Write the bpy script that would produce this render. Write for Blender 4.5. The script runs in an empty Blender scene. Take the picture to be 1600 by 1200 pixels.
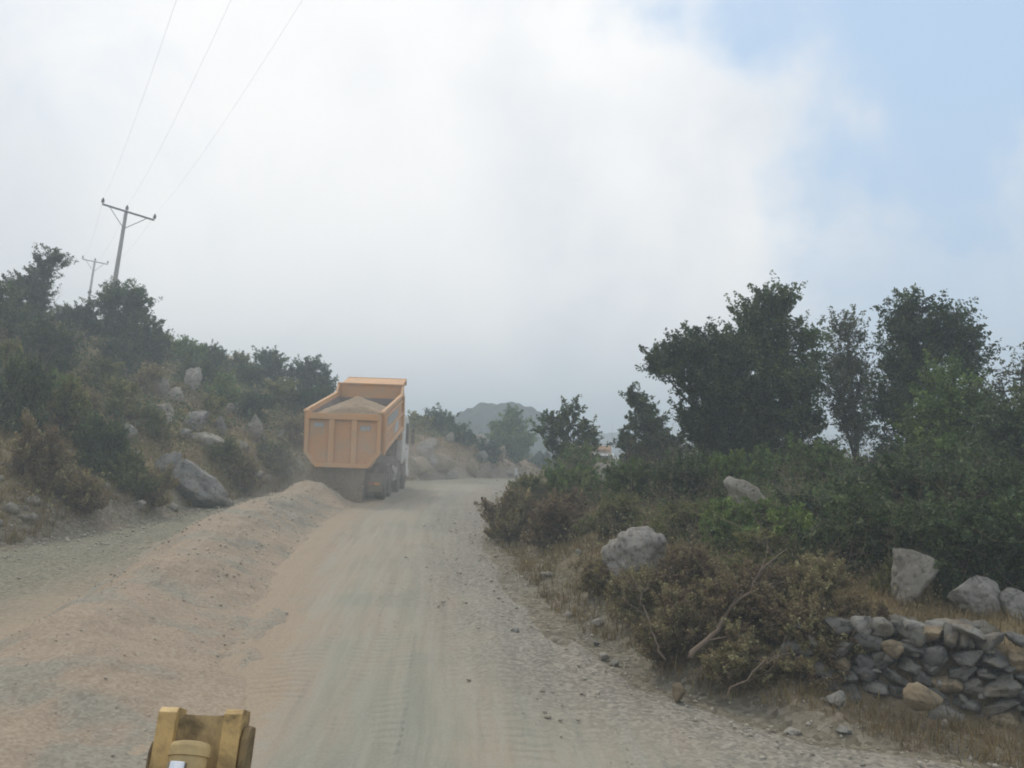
import bpy, math, random
import numpy as np
from mathutils import Vector, Matrix
R = math.radians
sc = bpy.context.scene
C = sc.collection
RNG = np.random.default_rng(7)

# ------------------------------------------------------------------ camera
CAMZ, PITCH, ROLL, F = 2.7, R(3.95), R(2.0), 1450.0
cam_d = bpy.data.cameras.new('camera'); cam = bpy.data.objects.new('camera', cam_d); C.objects.link(cam)
cam_d.sensor_width = 36; cam_d.lens = 36 * F / 1600; cam_d.clip_start = .1; cam_d.clip_end = 6000
CM = Matrix.Translation((0, 0, CAMZ)) @ Matrix.Rotation(R(90) + PITCH, 4, 'X') @ Matrix.Rotation(ROLL, 4, 'Z')
cam.matrix_world = CM
sc.camera = cam
RM = np.array(CM.to_3x3())
def ray(px, py):
    return RM @ np.array([(px - 800) / F, -(py - 600) / F, -1.0])
def at(px, py, Y):
    d = ray(px, py); return np.array([0, 0, CAMZ]) + d * (Y / d[1])

# ------------------------------------------------------------------ world: hazy cloudy daylight sky
SUN_EL, SUN_AZ = R(50), R(-35)            # azimuth from +Y, negative = left
w = bpy.data.worlds.new('World'); sc.world = w; w.use_nodes = True
nt = w.node_tree; nt.nodes.clear()
def N(nt, t, **kw):
    n = nt.nodes.new(t)
    for k, v in kw.items():
        if k == 'inp':
            for a, b in v.items():
                n.inputs[a].default_value = b
        else: setattr(n, k, v)
    return n
def LK(nt, a, b): nt.links.new(a, b)
def math_n(nt, op, a, b=None, c=None, clamp=False):
    n = nt.nodes.new('ShaderNodeMath'); n.operation = op; n.use_clamp = clamp
    for i, v in enumerate((a, b, c)):
        if v is None: continue
        if isinstance(v, (int, float)): n.inputs[i].default_value = v
        else: nt.links.new(v, n.inputs[i])
    return n.outputs[0]
def ramp(nt, fac, stops):
    n = nt.nodes.new('ShaderNodeValToRGB'); el = n.color_ramp.elements
    el[0].position, el[0].color = stops[0][0], (*stops[0][1], 1)
    el[1].position, el[1].color = stops[-1][0], (*stops[-1][1], 1)
    for p, c in stops[1:-1]:
        e = el.new(p); e.color = (*c, 1)
    nt.links.new(fac, n.inputs[0]); return n.outputs[0]
def mixc(nt, fac, a, b, blend='MIX'):
    n = nt.nodes.new('ShaderNodeMix'); n.data_type = 'RGBA'; n.blend_type = blend
    for i, v in ((0, fac), (6, a), (7, b)):
        if isinstance(v, (int, float)): n.inputs[i].default_value = v
        elif isinstance(v, tuple): n.inputs[i].default_value = (*v, 1) if len(v) == 3 else v
        else: nt.links.new(v, n.inputs[i])
    return n.outputs[2]
def maprange(nt, v, a, b, c=0., d=1.):
    n = nt.nodes.new('ShaderNodeMapRange'); n.interpolation_type = 'SMOOTHSTEP'
    nt.links.new(v, n.inputs[0])
    for i, x in zip((1, 2, 3, 4), (a, b, c, d)): n.inputs[i].default_value = x
    return n.outputs[0]
def noise(nt, vec, scale, detail=4, rough=.55, dist=0.):
    n = nt.nodes.new('ShaderNodeTexNoise')
    n.inputs['Scale'].default_value = scale; n.inputs['Detail'].default_value = detail
    n.inputs['Roughness'].default_value = rough; n.inputs['Distortion'].default_value = dist
    if vec is not None: nt.links.new(vec, n.inputs['Vector'])
    return n.outputs['Fac']
sky = N(nt, 'ShaderNodeTexSky'); sky.sky_type = 'NISHITA'; sky.sun_disc = False
sky.sun_elevation = SUN_EL; sky.sun_rotation = SUN_AZ; sky.air_density = 1.2; sky.dust_density = 3.0
tc = N(nt, 'ShaderNodeTexCoord'); dirv = tc.outputs['Generated']
def lobe(px, py, a_in, a_out):
    """smooth patch of sky round one compass direction (angles in degrees)"""
    d = ray(px, py); d = d / np.linalg.norm(d)
    n = N(nt, 'ShaderNodeVectorMath', operation='DOT_PRODUCT'); n.inputs[1].default_value = d
    LK(nt, warped, n.inputs[0])
    return maprange(nt, n.outputs['Value'], math.cos(R(a_out)), math.cos(R(a_in)))
nz = N(nt, 'ShaderNodeTexNoise'); nz.inputs['Scale'].default_value = 3.5; nz.inputs['Detail'].default_value = 5
LK(nt, dirv, nz.inputs['Vector'])
wv = N(nt, 'ShaderNodeVectorMath', operation='MULTIPLY_ADD')
LK(nt, nz.outputs['Color'], wv.inputs[0]); wv.inputs[1].default_value = (.14, .14, .14)
wa = N(nt, 'ShaderNodeVectorMath', operation='ADD'); wa.inputs[1].default_value = (-.07, -.07, -.07)
LK(nt, dirv, wa.inputs[0]); LK(nt, wa.outputs[0], wv.inputs[2]); warped = wv.outputs[0]
n1 = noise(nt, dirv, 2.6, 7, .52, .35)
n2 = noise(nt, dirv, 7.0, 6, .6, .3); n3s = noise(nt, dirv, 5.0, 9, .62, .6)
blue = math_n(nt, 'MAXIMUM', lobe(1450, 10, 4, 18), math_n(nt, 'MULTIPLY', lobe(1600, 420, 2, 17), .62))
blue = math_n(nt, 'MAXIMUM', blue, math_n(nt, 'MULTIPLY', lobe(760, 90, 0, 15), .22))
blue = math_n(nt, 'MAXIMUM', blue, math_n(nt, 'MULTIPLY', lobe(120, 150, 0, 12), .2))
back = maprange(nt, n1, .50, .66)
yb = N(nt, 'ShaderNodeSeparateXYZ'); LK(nt, dirv, yb.inputs[0])
back = math_n(nt, 'MULTIPLY', back, maprange(nt, yb.outputs[1], .55, .2))
blue = math_n(nt, 'MAXIMUM', blue, math_n(nt, 'MULTIPLY', back, .6))
blue = maprange(nt, math_n(nt, 'ADD', blue, math_n(nt, 'MULTIPLY', math_n(nt, 'SUBTRACT', n3s, .5), -.8)), .1, .95)
bright = math_n(nt, 'MAXIMUM', lobe(540, 260, 0, 26), math_n(nt, 'MULTIPLY', lobe(980, 300, 0, 20), .85))
bright = math_n(nt, 'MAXIMUM', bright, math_n(nt, 'MULTIPLY', lobe(1260, 210, 0, 9), .55))
bright = maprange(nt, math_n(nt, 'ADD', bright, math_n(nt, 'MULTIPLY', math_n(nt, 'SUBTRACT', n3s, .5), .55)), .05, 1.15)
cl = mixc(nt, maprange(nt, n1, .35, .65), (7.8, 8.2, 8.75), (8.9, 9.05, 9.3))
cl = mixc(nt, bright, cl, (11.3, 11.1, 10.85))
skyc = mixc(nt, .88, sky.outputs[0], (5.0, 6.9, 9.4))
col = mixc(nt, blue, cl, skyc)
bg = N(nt, 'ShaderNodeBackground'); bg.inputs['Strength'].default_value = .1
LK(nt, col, bg.inputs[0])
wo = N(nt, 'ShaderNodeOutputWorld'); LK(nt, bg.outputs[0], wo.inputs[0])

# ------------------------------------------------------------------ sun behind thin cloud
sd = bpy.data.lights.new('sun', 'SUN'); sd.energy = 1.25; sd.angle = R(11); sd.color = (1, .88, .72)
so = bpy.data.objects.new('sun', sd); C.objects.link(so)
sdir = Vector((math.sin(SUN_AZ) * math.cos(SUN_EL), math.cos(SUN_AZ) * math.cos(SUN_EL), math.sin(SUN_EL)))
so.rotation_euler = sdir.to_track_quat('Z', 'Y').to_euler()
so.location = (0, 0, 60)
sc.view_settings.view_transform = 'Standard'; sc.view_settings.look = 'None'
sc.view_settings.exposure = 0.08; sc.view_settings.gamma = 1.0
sc.render.engine = 'CYCLES'
cy = sc.cycles
cy.max_bounces = 5; cy.diffuse_bounces = 3; cy.glossy_bounces = 2; cy.transmission_bounces = 3
cy.volume_bounces = 1; cy.transparent_max_bounces = 8; cy.caustics_reflective = False; cy.caustics_refractive = False
cy.volume_step_rate = 4.0; cy.volume_max_steps = 64
cy.use_denoising = True; cy.filter_width = 1.9
try: cy.denoiser = 'OPENIMAGEDENOISE'
except Exception: pass

# ------------------------------------------------------------------ numpy helpers
def _h(ix, iy, seed):
    n = (ix.astype(np.int64) * 374761393 + iy.astype(np.int64) * 668265263 + seed * 1274126177) & 0xffffffff
    n = ((n ^ (n >> 13)) * 1274126177) & 0xffffffff
    n = (n ^ (n >> 16)) & 0xffffff
    return n / float(0xffffff) * 2 - 1
def vn(x, y, seed=0):
    x = np.asarray(x, float); y = np.asarray(y, float)
    ix, iy = np.floor(x), np.floor(y); fx, fy = x - ix, y - iy
    fx = fx * fx * (3 - 2 * fx); fy = fy * fy * (3 - 2 * fy)
    a, b = _h(ix, iy, seed), _h(ix + 1, iy, seed); c, d = _h(ix, iy + 1, seed), _h(ix + 1, iy + 1, seed)
    return (a * (1 - fx) + b * fx) * (1 - fy) + (c * (1 - fx) + d * fx) * fy
def fbm(x, y, seed=0, o=4):
    s = 0; a = 1; t = 0
    for i in range(o):
        s = s + a * vn(x * 2 ** i, y * 2 ** i, seed + i * 17); t += a; a *= .5
    return s / t
def vn3(p, seed=0):
    ix = np.floor(p); f = p - ix; f = f * f * (3 - 2 * f); out = 0
    for dx in (0, 1):
        for dy in (0, 1):
            for dz in (0, 1):
                h = _h(ix[:, 0] + dx + (ix[:, 2] + dz) * 57, ix[:, 1] + dy + (ix[:, 2] + dz) * 131, seed)
                wgt = (f[:, 0] if dx else 1 - f[:, 0]) * (f[:, 1] if dy else 1 - f[:, 1]) * (f[:, 2] if dz else 1 - f[:, 2])
                out = out + h * wgt
    return out
def sstep(x, a, b):
    t = np.clip((x - a) / (b - a), 0, 1); return t * t * (3 - 2 * t)
def pdist(x, y, P):
    best = np.full(np.shape(x), 1e9)
    for (x0, y0), (x1, y1) in zip(P[:-1], P[1:]):
        dx, dy = x1 - x0, y1 - y0
        t = np.clip(((x - x0) * dx + (y - y0) * dy) / (dx * dx + dy * dy), 0, 1)
        best = np.minimum(best, np.hypot(x - x0 - t * dx, y - y0 - t * dy))
    return best

# ------------------------------------------------------------------ terrain
PL = [(-13, -80), (-10.5, 0), (-9.7, 12), (-9.3, 17), (-8.5, 24), (-7.6, 34), (-5.5, 42), (-2, 50), (.6, 57), (3, 66), (8, 75), (30, 88), (70, 98)]
PR = [(70, 2), (20, 6.2), (8, 7.2), (4.5, 7.7), (2.8, 8.3), (1.5, 9.9), (.85, 12.1), (.1, 16), (-.45, 23), (-.2, 30), (.3, 40), (1.3, 48), (5, 55), (11, 61), (20, 68), (40, 76), (80, 84)]
_ky = [-90, 0, 10, 20, 30, 40, 50, 56, 63, 75, 95, 140, 260, 600, 2500]
_kz = [-.8, 0, .25, .55, .84, .97, 1.0, .85, .35, -.55, -4, -11, -26, -34, -40]
def road_z(y):
    s = 0
    for d in (-3, -1.5, 0, 1.5, 3): s = s + np.interp(np.asarray(y) + d, _ky, _kz)
    return s / 5
_lx = lambda y: np.interp(y, [p[1] for p in PL], [p[0] for p in PL])
_rx = lambda y: np.interp(y, [p[1] for p in PR], [p[0] for p in PR])
def edges(x, y):
    """distance beyond the left and the right edge of the road (0 on the road)"""
    x = np.asarray(x, float); y = np.asarray(y, float)
    dl = np.where(x < _lx(y), pdist(x, y, PL), 0.0)
    dr = np.where(x > _rx(y), pdist(x, y, PR), 0.0)
    return dl, dr
def ground_z(x, y):
    x = np.asarray(x, float); y = np.asarray(y, float)
    dl, dr = edges(x, y)
    b = road_z(y)
    s = x + .22 * y
    k = sstep(-s, -2, 8)
    bl = b * (1 - k) + np.maximum(b, .9 * sstep(y, 0, 40)) * k
    hm = 2.3 + 6.2 * sstep(-s, -2.5, 10) + 3.5 * sstep(y, 60, 110) * sstep(-x, 15, 40)
    slope = .95 - .4 * sstep(-s, -2, 6)
    d1 = np.maximum(dl - .5 + .5 * vn(x * .35, y * .35, 4), 0)
    hl = hm * np.tanh(slope * d1 / hm) + .25 * sstep(d1, 0, .6)
    hl = hl + sstep(dl, .5, 3) * (.38 * fbm(x * .33, y * .33, 3, 4) + .16 * fbm(x * 1.3, y * 1.3, 9, 3))
    d2 = np.maximum(dr - .35 + .3 * vn(x * .6, y * .6, 5), 0)
    hr = 1.25 + .35 * sstep(y, 12, 22) - .6 * sstep(y, 25, 36)
    hrr = hr * np.tanh(.62 * d2 / hr)
    kw = sstep(x, 2.7, 3.6) * (1 - sstep(y, 11.5, 14))
    hrr = hrr * (1 - kw) + kw * (.10 * d2 + .62 * sstep(d2, .72, 1.05) + .25 * sstep(d2, 2.2, 5))
    q = x + .35 * y
    drop = np.maximum(q - 24, 0); drop = drop * drop / (drop + 8) * .38
    hrr = hrr + sstep(dr, .3, 2) * (.16 * fbm(x * .5, y * .5, 13, 3) + .07 * fbm(x * 2, y * 2, 19, 3)) - np.minimum(drop, 30) * sstep(dr, 1, 5)
    z = np.where(dl > 0, bl + hl, np.where(dr > 0, b + hrr, b))
    # gentle unevenness of the roadway itself
    z = z + .03 * fbm(x * .5, y * .3, 23, 3) * (1 - sstep(dl + dr, 0, 1))
    r = np.hypot(x, y)
    far = sstep(r, 150, 500)
    z = z * (1 - far) + far * (-34 + 10 * fbm(x * .006, y * .006, 40, 3))
    return z
def gz(x, y): return float(ground_z(np.array([x]), np.array([y]))[0])
_ts = np.exp(np.linspace(math.log(4.0), math.log(220), 1500))
def G(px, py):
    """first point of the ground seen along a direction"""
    d = ray(px, py); d = d / d[1]
    P = np.array([0, 0, CAMZ])[None] + _ts[:, None] * d[None]
    below = P[:, 2] < ground_z(P[:, 0], P[:, 1])
    i = int(np.argmax(below)) if below.any() else len(_ts) - 1
    return P[i]

#TERRAIN_END
# ------------------------------------------------------------------ object helpers
def tag(o, label=None, cat=None, group=None, kind=None):
    if label: o['label'] = label
    if cat: o['category'] = cat
    if group: o['group'] = group
    if kind: o['kind'] = kind
    return o
def empty(name, loc, rz=0, label=None, cat=None, group=None):
    o = bpy.data.objects.new(name, None); C.objects.link(o); o.location = [float(v) for v in loc]; o.rotation_euler = (0, 0, rz)
    o.empty_display_size = .2
    return tag(o, label, cat, group)
def np_mesh(name, V, Fc, mat=None, parent=None, smooth=False, attrs=None, mats=None, midx=None):
    """V (n,3), Fc (m,k) faces of one size, or a list of such arrays"""
    me = bpy.data.meshes.new(name)
    V = np.asarray(V, np.float32)
    FL = Fc if isinstance(Fc, list) else [Fc]
    FL = [np.asarray(f, np.int32) for f in FL if len(f)]
    me.vertices.add(len(V)); me.vertices.foreach_set('co', V.ravel())
    nl = sum(f.size for f in FL); nf = sum(len(f) for f in FL)
    me.loops.add(nl); me.polygons.add(nf)
    me.loops.foreach_set('vertex_index', np.concatenate([f.ravel() for f in FL]))
    tot = np.concatenate([np.full(len(f), f.shape[1], np.int32) for f in FL])
    st = np.concatenate([[0], np.cumsum(tot)[:-1]]).astype(np.int32)
    me.polygons.foreach_set('loop_start', st); me.polygons.foreach_set('loop_total', tot)
    if smooth: me.polygons.foreach_set('use_smooth', np.ones(nf, bool))
    if attrs:
        for k, v in attrs.items():
            a = me.attributes.new(k, 'FLOAT', 'POINT'); a.data.foreach_set('value', np.asarray(v, np.float32))
    for m in (mats or ([mat] if mat else [])): me.materials.append(m)
    if midx is not None: me.polygons.foreach_set('material_index', np.asarray(midx, np.int32))
    me.update(calc_edges=True)
    o = bpy.data.objects.new(name, me); C.objects.link(o)
    if parent is not None: o.parent = parent
    return o
class MB:
    """collects boxes, prisms, tubes and lathes; build() links them as one mesh"""
    def __init__(s): s.v = []; s.f = []
    def add(s, V, Fs):
        n = len(s.v); s.v += [tuple(map(float, p)) for p in V]; s.f += [tuple(n + i for i in f) for f in Fs]; return s
    def box(s, x0, x1, y0, y1, z0, z1, M=None):
        V = [Vector(p) for p in ((x0, y0, z0), (x1, y0, z0), (x1, y1, z0), (x0, y1, z0), (x0, y0, z1), (x1, y0, z1), (x1, y1, z1), (x0, y1, z1))]
        if M is not None: V = [M @ p for p in V]
        return s.add(V, [(0, 3, 2, 1), (4, 5, 6, 7), (0, 1, 5, 4), (1, 2, 6, 5), (2, 3, 7, 6), (3, 0, 4, 7)])
    def prism(s, pts, a, b, axis='x', M=None):
        """polygon pts (2-D) swept from a to b along an axis"""
        def mk(u, v, t): return Vector((t, u, v)) if axis == 'x' else (Vector((u, t, v)) if axis == 'y' else Vector((u, v, t)))
        n = len(pts); V = [mk(u, v, a) for u, v in pts] + [mk(u, v, b) for u, v in pts]
        if M is not None: V = [M @ p for p in V]
        return s.add(V, [tuple(range(n))[::-1], tuple(range(n, 2 * n))] + [(i, (i + 1) % n, n + (i + 1) % n, n + i) for i in range(n)])
    def tube(s, P, rad, seg=8, cap=True):
        P = [Vector(p) for p in P]; n = len(P)
        rad = [rad] * n if isinstance(rad, (int, float)) else list(rad)
        V = []; ref = None
        for i, p in enumerate(P):
            t = (P[min(i + 1, n - 1)] - P[max(i - 1, 0)]).normalized()
            if ref is None: ref = t.orthogonal().normalized()
            u = (ref - t * ref.dot(t)).normalized(); ref = u; v = t.cross(u)
            for k in range(seg):
                a = 2 * math.pi * k / seg; V.append(p + (u * math.cos(a) + v * math.sin(a)) * rad[i])
        Fs = [(i * seg + k, i * seg + (k + 1) % seg, (i + 1) * seg + (k + 1) % seg, (i + 1) * seg + k) for i in range(n - 1) for k in range(seg)]
        if cap: Fs += [tuple(range(seg))[::-1], tuple((n - 1) * seg + k for k in range(seg))]
        return s.add(V, Fs)
    def lathe(s, prof, seg=24, M=None):
        """profile of (x along axis, radius), revolved round x"""
        V = []
        for x, r in prof:
            for k in range(seg):
                a = 2 * math.pi * k / seg; p = Vector((x, r * math.cos(a), r * math.sin(a))); V.append(M @ p if M is not None else p)
        n = len(prof)
        Fs = [(i * seg + k, (i + 1) * seg + k, (i + 1) * seg + (k + 1) % seg, i * seg + (k + 1) % seg) for i in range(n - 1) for k in range(seg)]
        Fs += [tuple(range(seg)), tuple((n - 1) * seg + k for k in range(seg))[::-1]]
        return s.add(V, Fs)
    def build(s, name, mat, parent=None, bevel=0, smooth=False):
        me = bpy.data.meshes.new(name); me.from_pydata(s.v, [], s.f); me.materials.append(mat); me.update()
        o = bpy.data.objects.new(name, me); C.objects.link(o)
        if parent is not None: o.parent = parent
        if smooth:
            me.polygons.foreach_set('use_smooth', [True] * len(me.polygons))
        if bevel:
            m = o.modifiers.new('bevel', 'BEVEL'); m.width = bevel; m.segments = 2; m.limit_method = 'ANGLE'
        return o
def copy_tree(o, parent=None):
    c = o.copy(); C.objects.link(c); c.parent = parent
    for ch in o.children: copy_tree(ch, c)
    return c

# ------------------------------------------------------------------ materials
def new_mat(name):
    m = bpy.data.materials.new(name); m.use_nodes = True; nt = m.node_tree
    b = nt.nodes['Principled BSDF']; b.inputs['Specular IOR Level'].default_value = .25
    return m, nt, b
def attr(nt, name):
    n = nt.nodes.new('ShaderNodeAttribute'); n.attribute_name = name; return n.outputs['Fac']
def bump(nt, b, h, strength, dist, prev=None):
    n = nt.nodes.new('ShaderNodeBump'); n.inputs['Strength'].default_value = strength; n.inputs['Distance'].default_value = dist
    nt.links.new(h, n.inputs['Height'])
    if prev is not None: nt.links.new(prev, n.inputs['Normal'])
    if b is not None: nt.links.new(n.outputs[0], b.inputs['Normal'])
    return n.outputs[0]
def objco(nt, kind='Object'):
    return nt.nodes.new('ShaderNodeTexCoord').outputs[kind]
def voro(nt, vec, scale, feature='F1', out='Distance'):
    n = nt.nodes.new('ShaderNodeTexVoronoi'); n.feature = feature; n.inputs['Scale'].default_value = scale
    nt.links.new(vec, n.inputs['Vector']); return n.outputs[out]
def rnd(nt): return nt.nodes.new('ShaderNodeObjectInfo').outputs['Random']

def mat_plain(name, c, rough=.6, metal=0., dirt=None, dscale=3., amt=.5, spec=.3):
    m, nt, b = new_mat(name); b.inputs['Roughness'].default_value = rough; b.inputs['Metallic'].default_value = metal
    b.inputs['Specular IOR Level'].default_value = spec
    co = objco(nt)
    if dirt:
        f = maprange(nt, noise(nt, co, dscale, 6, .65, .4), .38, .68, 0, amt)
        f2 = noise(nt, co, dscale * 9, 3, .6)
        c1 = mixc(nt, f2, tuple(v * .85 for v in c), tuple(min(v * 1.1, 1) for v in c))
        LK(nt, mixc(nt, f, c1, dirt), b.inputs['Base Color'])
        LK(nt, maprange(nt, f, 0, 1, rough, .95), b.inputs['Roughness'])
    else:
        LK(nt, mixc(nt, noise(nt, co, 6, 4), tuple(v * .9 for v in c), tuple(min(v * 1.08, 1) for v in c)), b.inputs['Base Color'])
    return m

def mat_leaf(name, stops, transl=.3, objvar=.35):
    stops = [(p, (c[0] * 1.5, c[1] * 1.42, c[2] * 1.3)) for p, c in stops]
    m, nt, b = new_mat(name); b.inputs['Roughness'].default_value = .55
    t = attr(nt, 'tint'); r = rnd(nt)
    f = math_n(nt, 'ADD', t, math_n(nt, 'MULTIPLY', math_n(nt, 'SUBTRACT', r, .5), objvar), clamp=True)
    c = ramp(nt, f, stops); LK(nt, c, b.inputs['Base Color'])
    tr = nt.nodes.new('ShaderNodeBsdfTranslucent'); LK(nt, c, tr.inputs[0])
    mx = nt.nodes.new('ShaderNodeMixShader'); mx.inputs[0].default_value = transl
    LK(nt, b.outputs[0], mx.inputs[1]); LK(nt, tr.outputs[0], mx.inputs[2])
    LK(nt, mx.outputs[0], nt.nodes['Material Output'].inputs[0])
    return m
OAK = mat_leaf('oak_leaf', [(0, (.024, .040, .022)), (.45, (.048, .078, .037)), (.8, (.08, .118, .05)), (1, (.13, .165, .075))])
OAKPALE = mat_leaf('pale_oak_leaf', [(0, (.05, .06, .045)), (.5, (.09, .11, .075)), (1, (.17, .19, .13))])
GREEN = mat_leaf('green_shrub_leaf', [(0, (.042, .075, .022)), (.5, (.085, .14, .038)), (1, (.18, .25, .07))])
OLIVE = mat_leaf('olive_shrub_leaf', [(0, (.058, .072, .03)), (.5, (.12, .14, .055)), (1, (.27, .26, .11))])
BROWN = mat_leaf('dry_bramble_leaf', [(0, (.09, .065, .045)), (.35, (.18, .135, .085)), (.6, (.16, .16, .075)), (.8, (.22, .20, .10)), (1, (.36, .32, .18))])
BRAMB = mat_leaf('bramble_leaf', [(0, (.075, .055, .04)), (.3, (.16, .12, .08)), (.55, (.17, .155, .08)), (.75, (.19, .19, .10)), (1, (.36, .36, .22))])
GRASSM = mat_leaf('dry_grass_blade', [(0, (.10, .08, .045)), (.4, (.19, .15, .08)), (.7, (.16, .15, .065)), (1, (.30, .26, .15))], .3)

def mat_bark():
    m, nt, b = new_mat('bark'); co = objco(nt)
    f = noise(nt, co, 9, 5, .6, .5)
    LK(nt, ramp(nt, f, [(.3, (.035, .028, .022)), (.55, (.085, .07, .055)), (.75, (.15, .13, .11))]), b.inputs['Base Color'])
    b.inputs['Roughness'].default_value = .9; bump(nt, b, f, .6, .02); return m
BARK = mat_bark()
TWIG = mat_plain('dry_twig', (.17, .13, .095), .9)
def mat_rock(name, a, bcol, lich, earth=.0):
    m, nt, b = new_mat(name); co = objco(nt); geo = nt.nodes.new('ShaderNodeNewGeometry')
    f = noise(nt, co, 2.2, 8, .62, .6); g = noise(nt, co, 11, 6, .7)
    c = ramp(nt, f, [(.3, a), (.5, tuple((x + y) / 2 for x, y in zip(a, bcol))), (.7, bcol)])
    c = mixc(nt, maprange(nt, g, .50, .62, 0, .8), c, lich); c = mixc(nt, maprange(nt, noise(nt, co, 34, 3, .7), .56, .68, 0, .5), c, bcol)
    n3 = noise(nt, co, 1.4, 4, .6, 1.0)
    c = mixc(nt, maprange(nt, n3, .55, .7, 0, .55), c, (.26, .20, .13))
    c = mixc(nt, math_n(nt, 'MULTIPLY', rnd(nt), .35), c, tuple(x * .75 for x in a))
    vc = voro(nt, co, 2.7, 'DISTANCE_TO_EDGE')
    c = mixc(nt, math_n(nt, 'MULTIPLY', maprange(nt, vc, .02, 0, 0, .35), maprange(nt, n3, .45, .55)), c, (.05, .045, .04))
    LK(nt, c, b.inputs['Base Color']); b.inputs['Roughness'].default_value = .95
    p = bump(nt, None, f, .7, .08); p = bump(nt, None, maprange(nt, vc, .0, .04), .18, .02, p); bump(nt, b, g, .6, .015, p)
    return m
LIME = mat_rock('grey_limestone', (.15, .146, .13), (.34, .33, .30), (.07, .07, .06))
PALE = mat_rock('pale_limestone', (.24, .22, .185), (.44, .41, .355), (.12, .11, .09))
DARKR2 = mat_rock('mossy_wall_stone', (.10, .10, .085), (.23, .22, .19), (.05, .05, .04))
LIME2 = mat_rock('pale_topped_limestone', (.20, .19, .17), (.42, .40, .36), (.09, .09, .08))
CHIP = mat_plain('road_stone', (.42, .39, .32), .95, 0, (.26, .235, .19), .9, .8)
CHIP2 = mat_plain('ridge_stone', (.52, .44, .35), .95, 0, (.34, .30, .24), .9, .8)
OCHRE = mat_rock('ochre_stone', (.20, .155, .10), (.33, .27, .18), (.12, .10, .07))
DARKR = mat_rock('weathered_wall_stone', (.085, .085, .078), (.20, .195, .18), (.045, .045, .04))

def mat_ground():
    m, nt, b = new_mat('hillside_soil'); co = objco(nt)
    dl, dr = attr(nt, 'left'), attr(nt, 'right')
    n_a = noise(nt, co, .35, 6, .6, .4); n_b = noise(nt, co, 2.2, 6, .65); n_c = noise(nt, co, 14, 4, .7)
    left = ramp(nt, n_a, [(.3, (.13, .12, .06)), (.45, (.24, .19, .105)), (.55, (.32, .25, .14)), (.66, (.24, .16, .10))])
    right = ramp(nt, n_a, [(.3, (.09, .09, .042)), (.5, (.18, .15, .08)), (.65, (.27, .20, .115))])
    isr = maprange(nt, dr, 0, .3)
    c = mixc(nt, isr, left, right)
    c = mixc(nt, maprange(nt, n_b, .5, .7, 0, .6), c, (.08, .075, .04))
    sx = nt.nodes.new('ShaderNodeSeparateXYZ'); LK(nt, co, sx.inputs[0])
    cut = math_n(nt, 'MULTIPLY', maprange(nt, math_n(nt, 'ADD', sx.outputs[1], math_n(nt, 'MULTIPLY', n_b, 6)), 42, 48), maprange(nt, dl, 7, 3.5))
    cut = math_n(nt, 'MULTIPLY', cut, maprange(nt, dl, .02, .1)); c = mixc(nt, math_n(nt, 'MULTIPLY', cut, .85), c, mixc(nt, n_b, (.17, .105, .075), (.33, .22, .15)))
    # gravelly verge
    d = math_n(nt, 'ADD', dl, dr)
    verge = maprange(nt, math_n(nt, 'ADD', d, math_n(nt, 'MULTIPLY', math_n(nt, 'SUBTRACT', n_b, .5), 2.2)), 1.9, .2)
    gv = ramp(nt, voro(nt, co, 16, 'F1', 'Color'), [(.1, (.085, .078, .06)), (.5, (.165, .15, .115)), (.9, (.27, .25, .205))])
    c = mixc(nt, math_n(nt, 'MULTIPLY', verge, .8), c, gv)
    # stony patches
    st = maprange(nt, noise(nt, co, .8, 5, .6), .58, .66, 0, .7)
    c = mixc(nt, math_n(nt, 'MULTIPLY', st, maprange(nt, n_c, .45, .6)), c, (.33, .31, .27))
    LK(nt, c, b.inputs['Base Color']); b.inputs['Roughness'].default_value = .97
    p = bump(nt, None, n_b, .8, .12); bump(nt, b, n_c, .9, .03, p)
    return m
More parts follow.
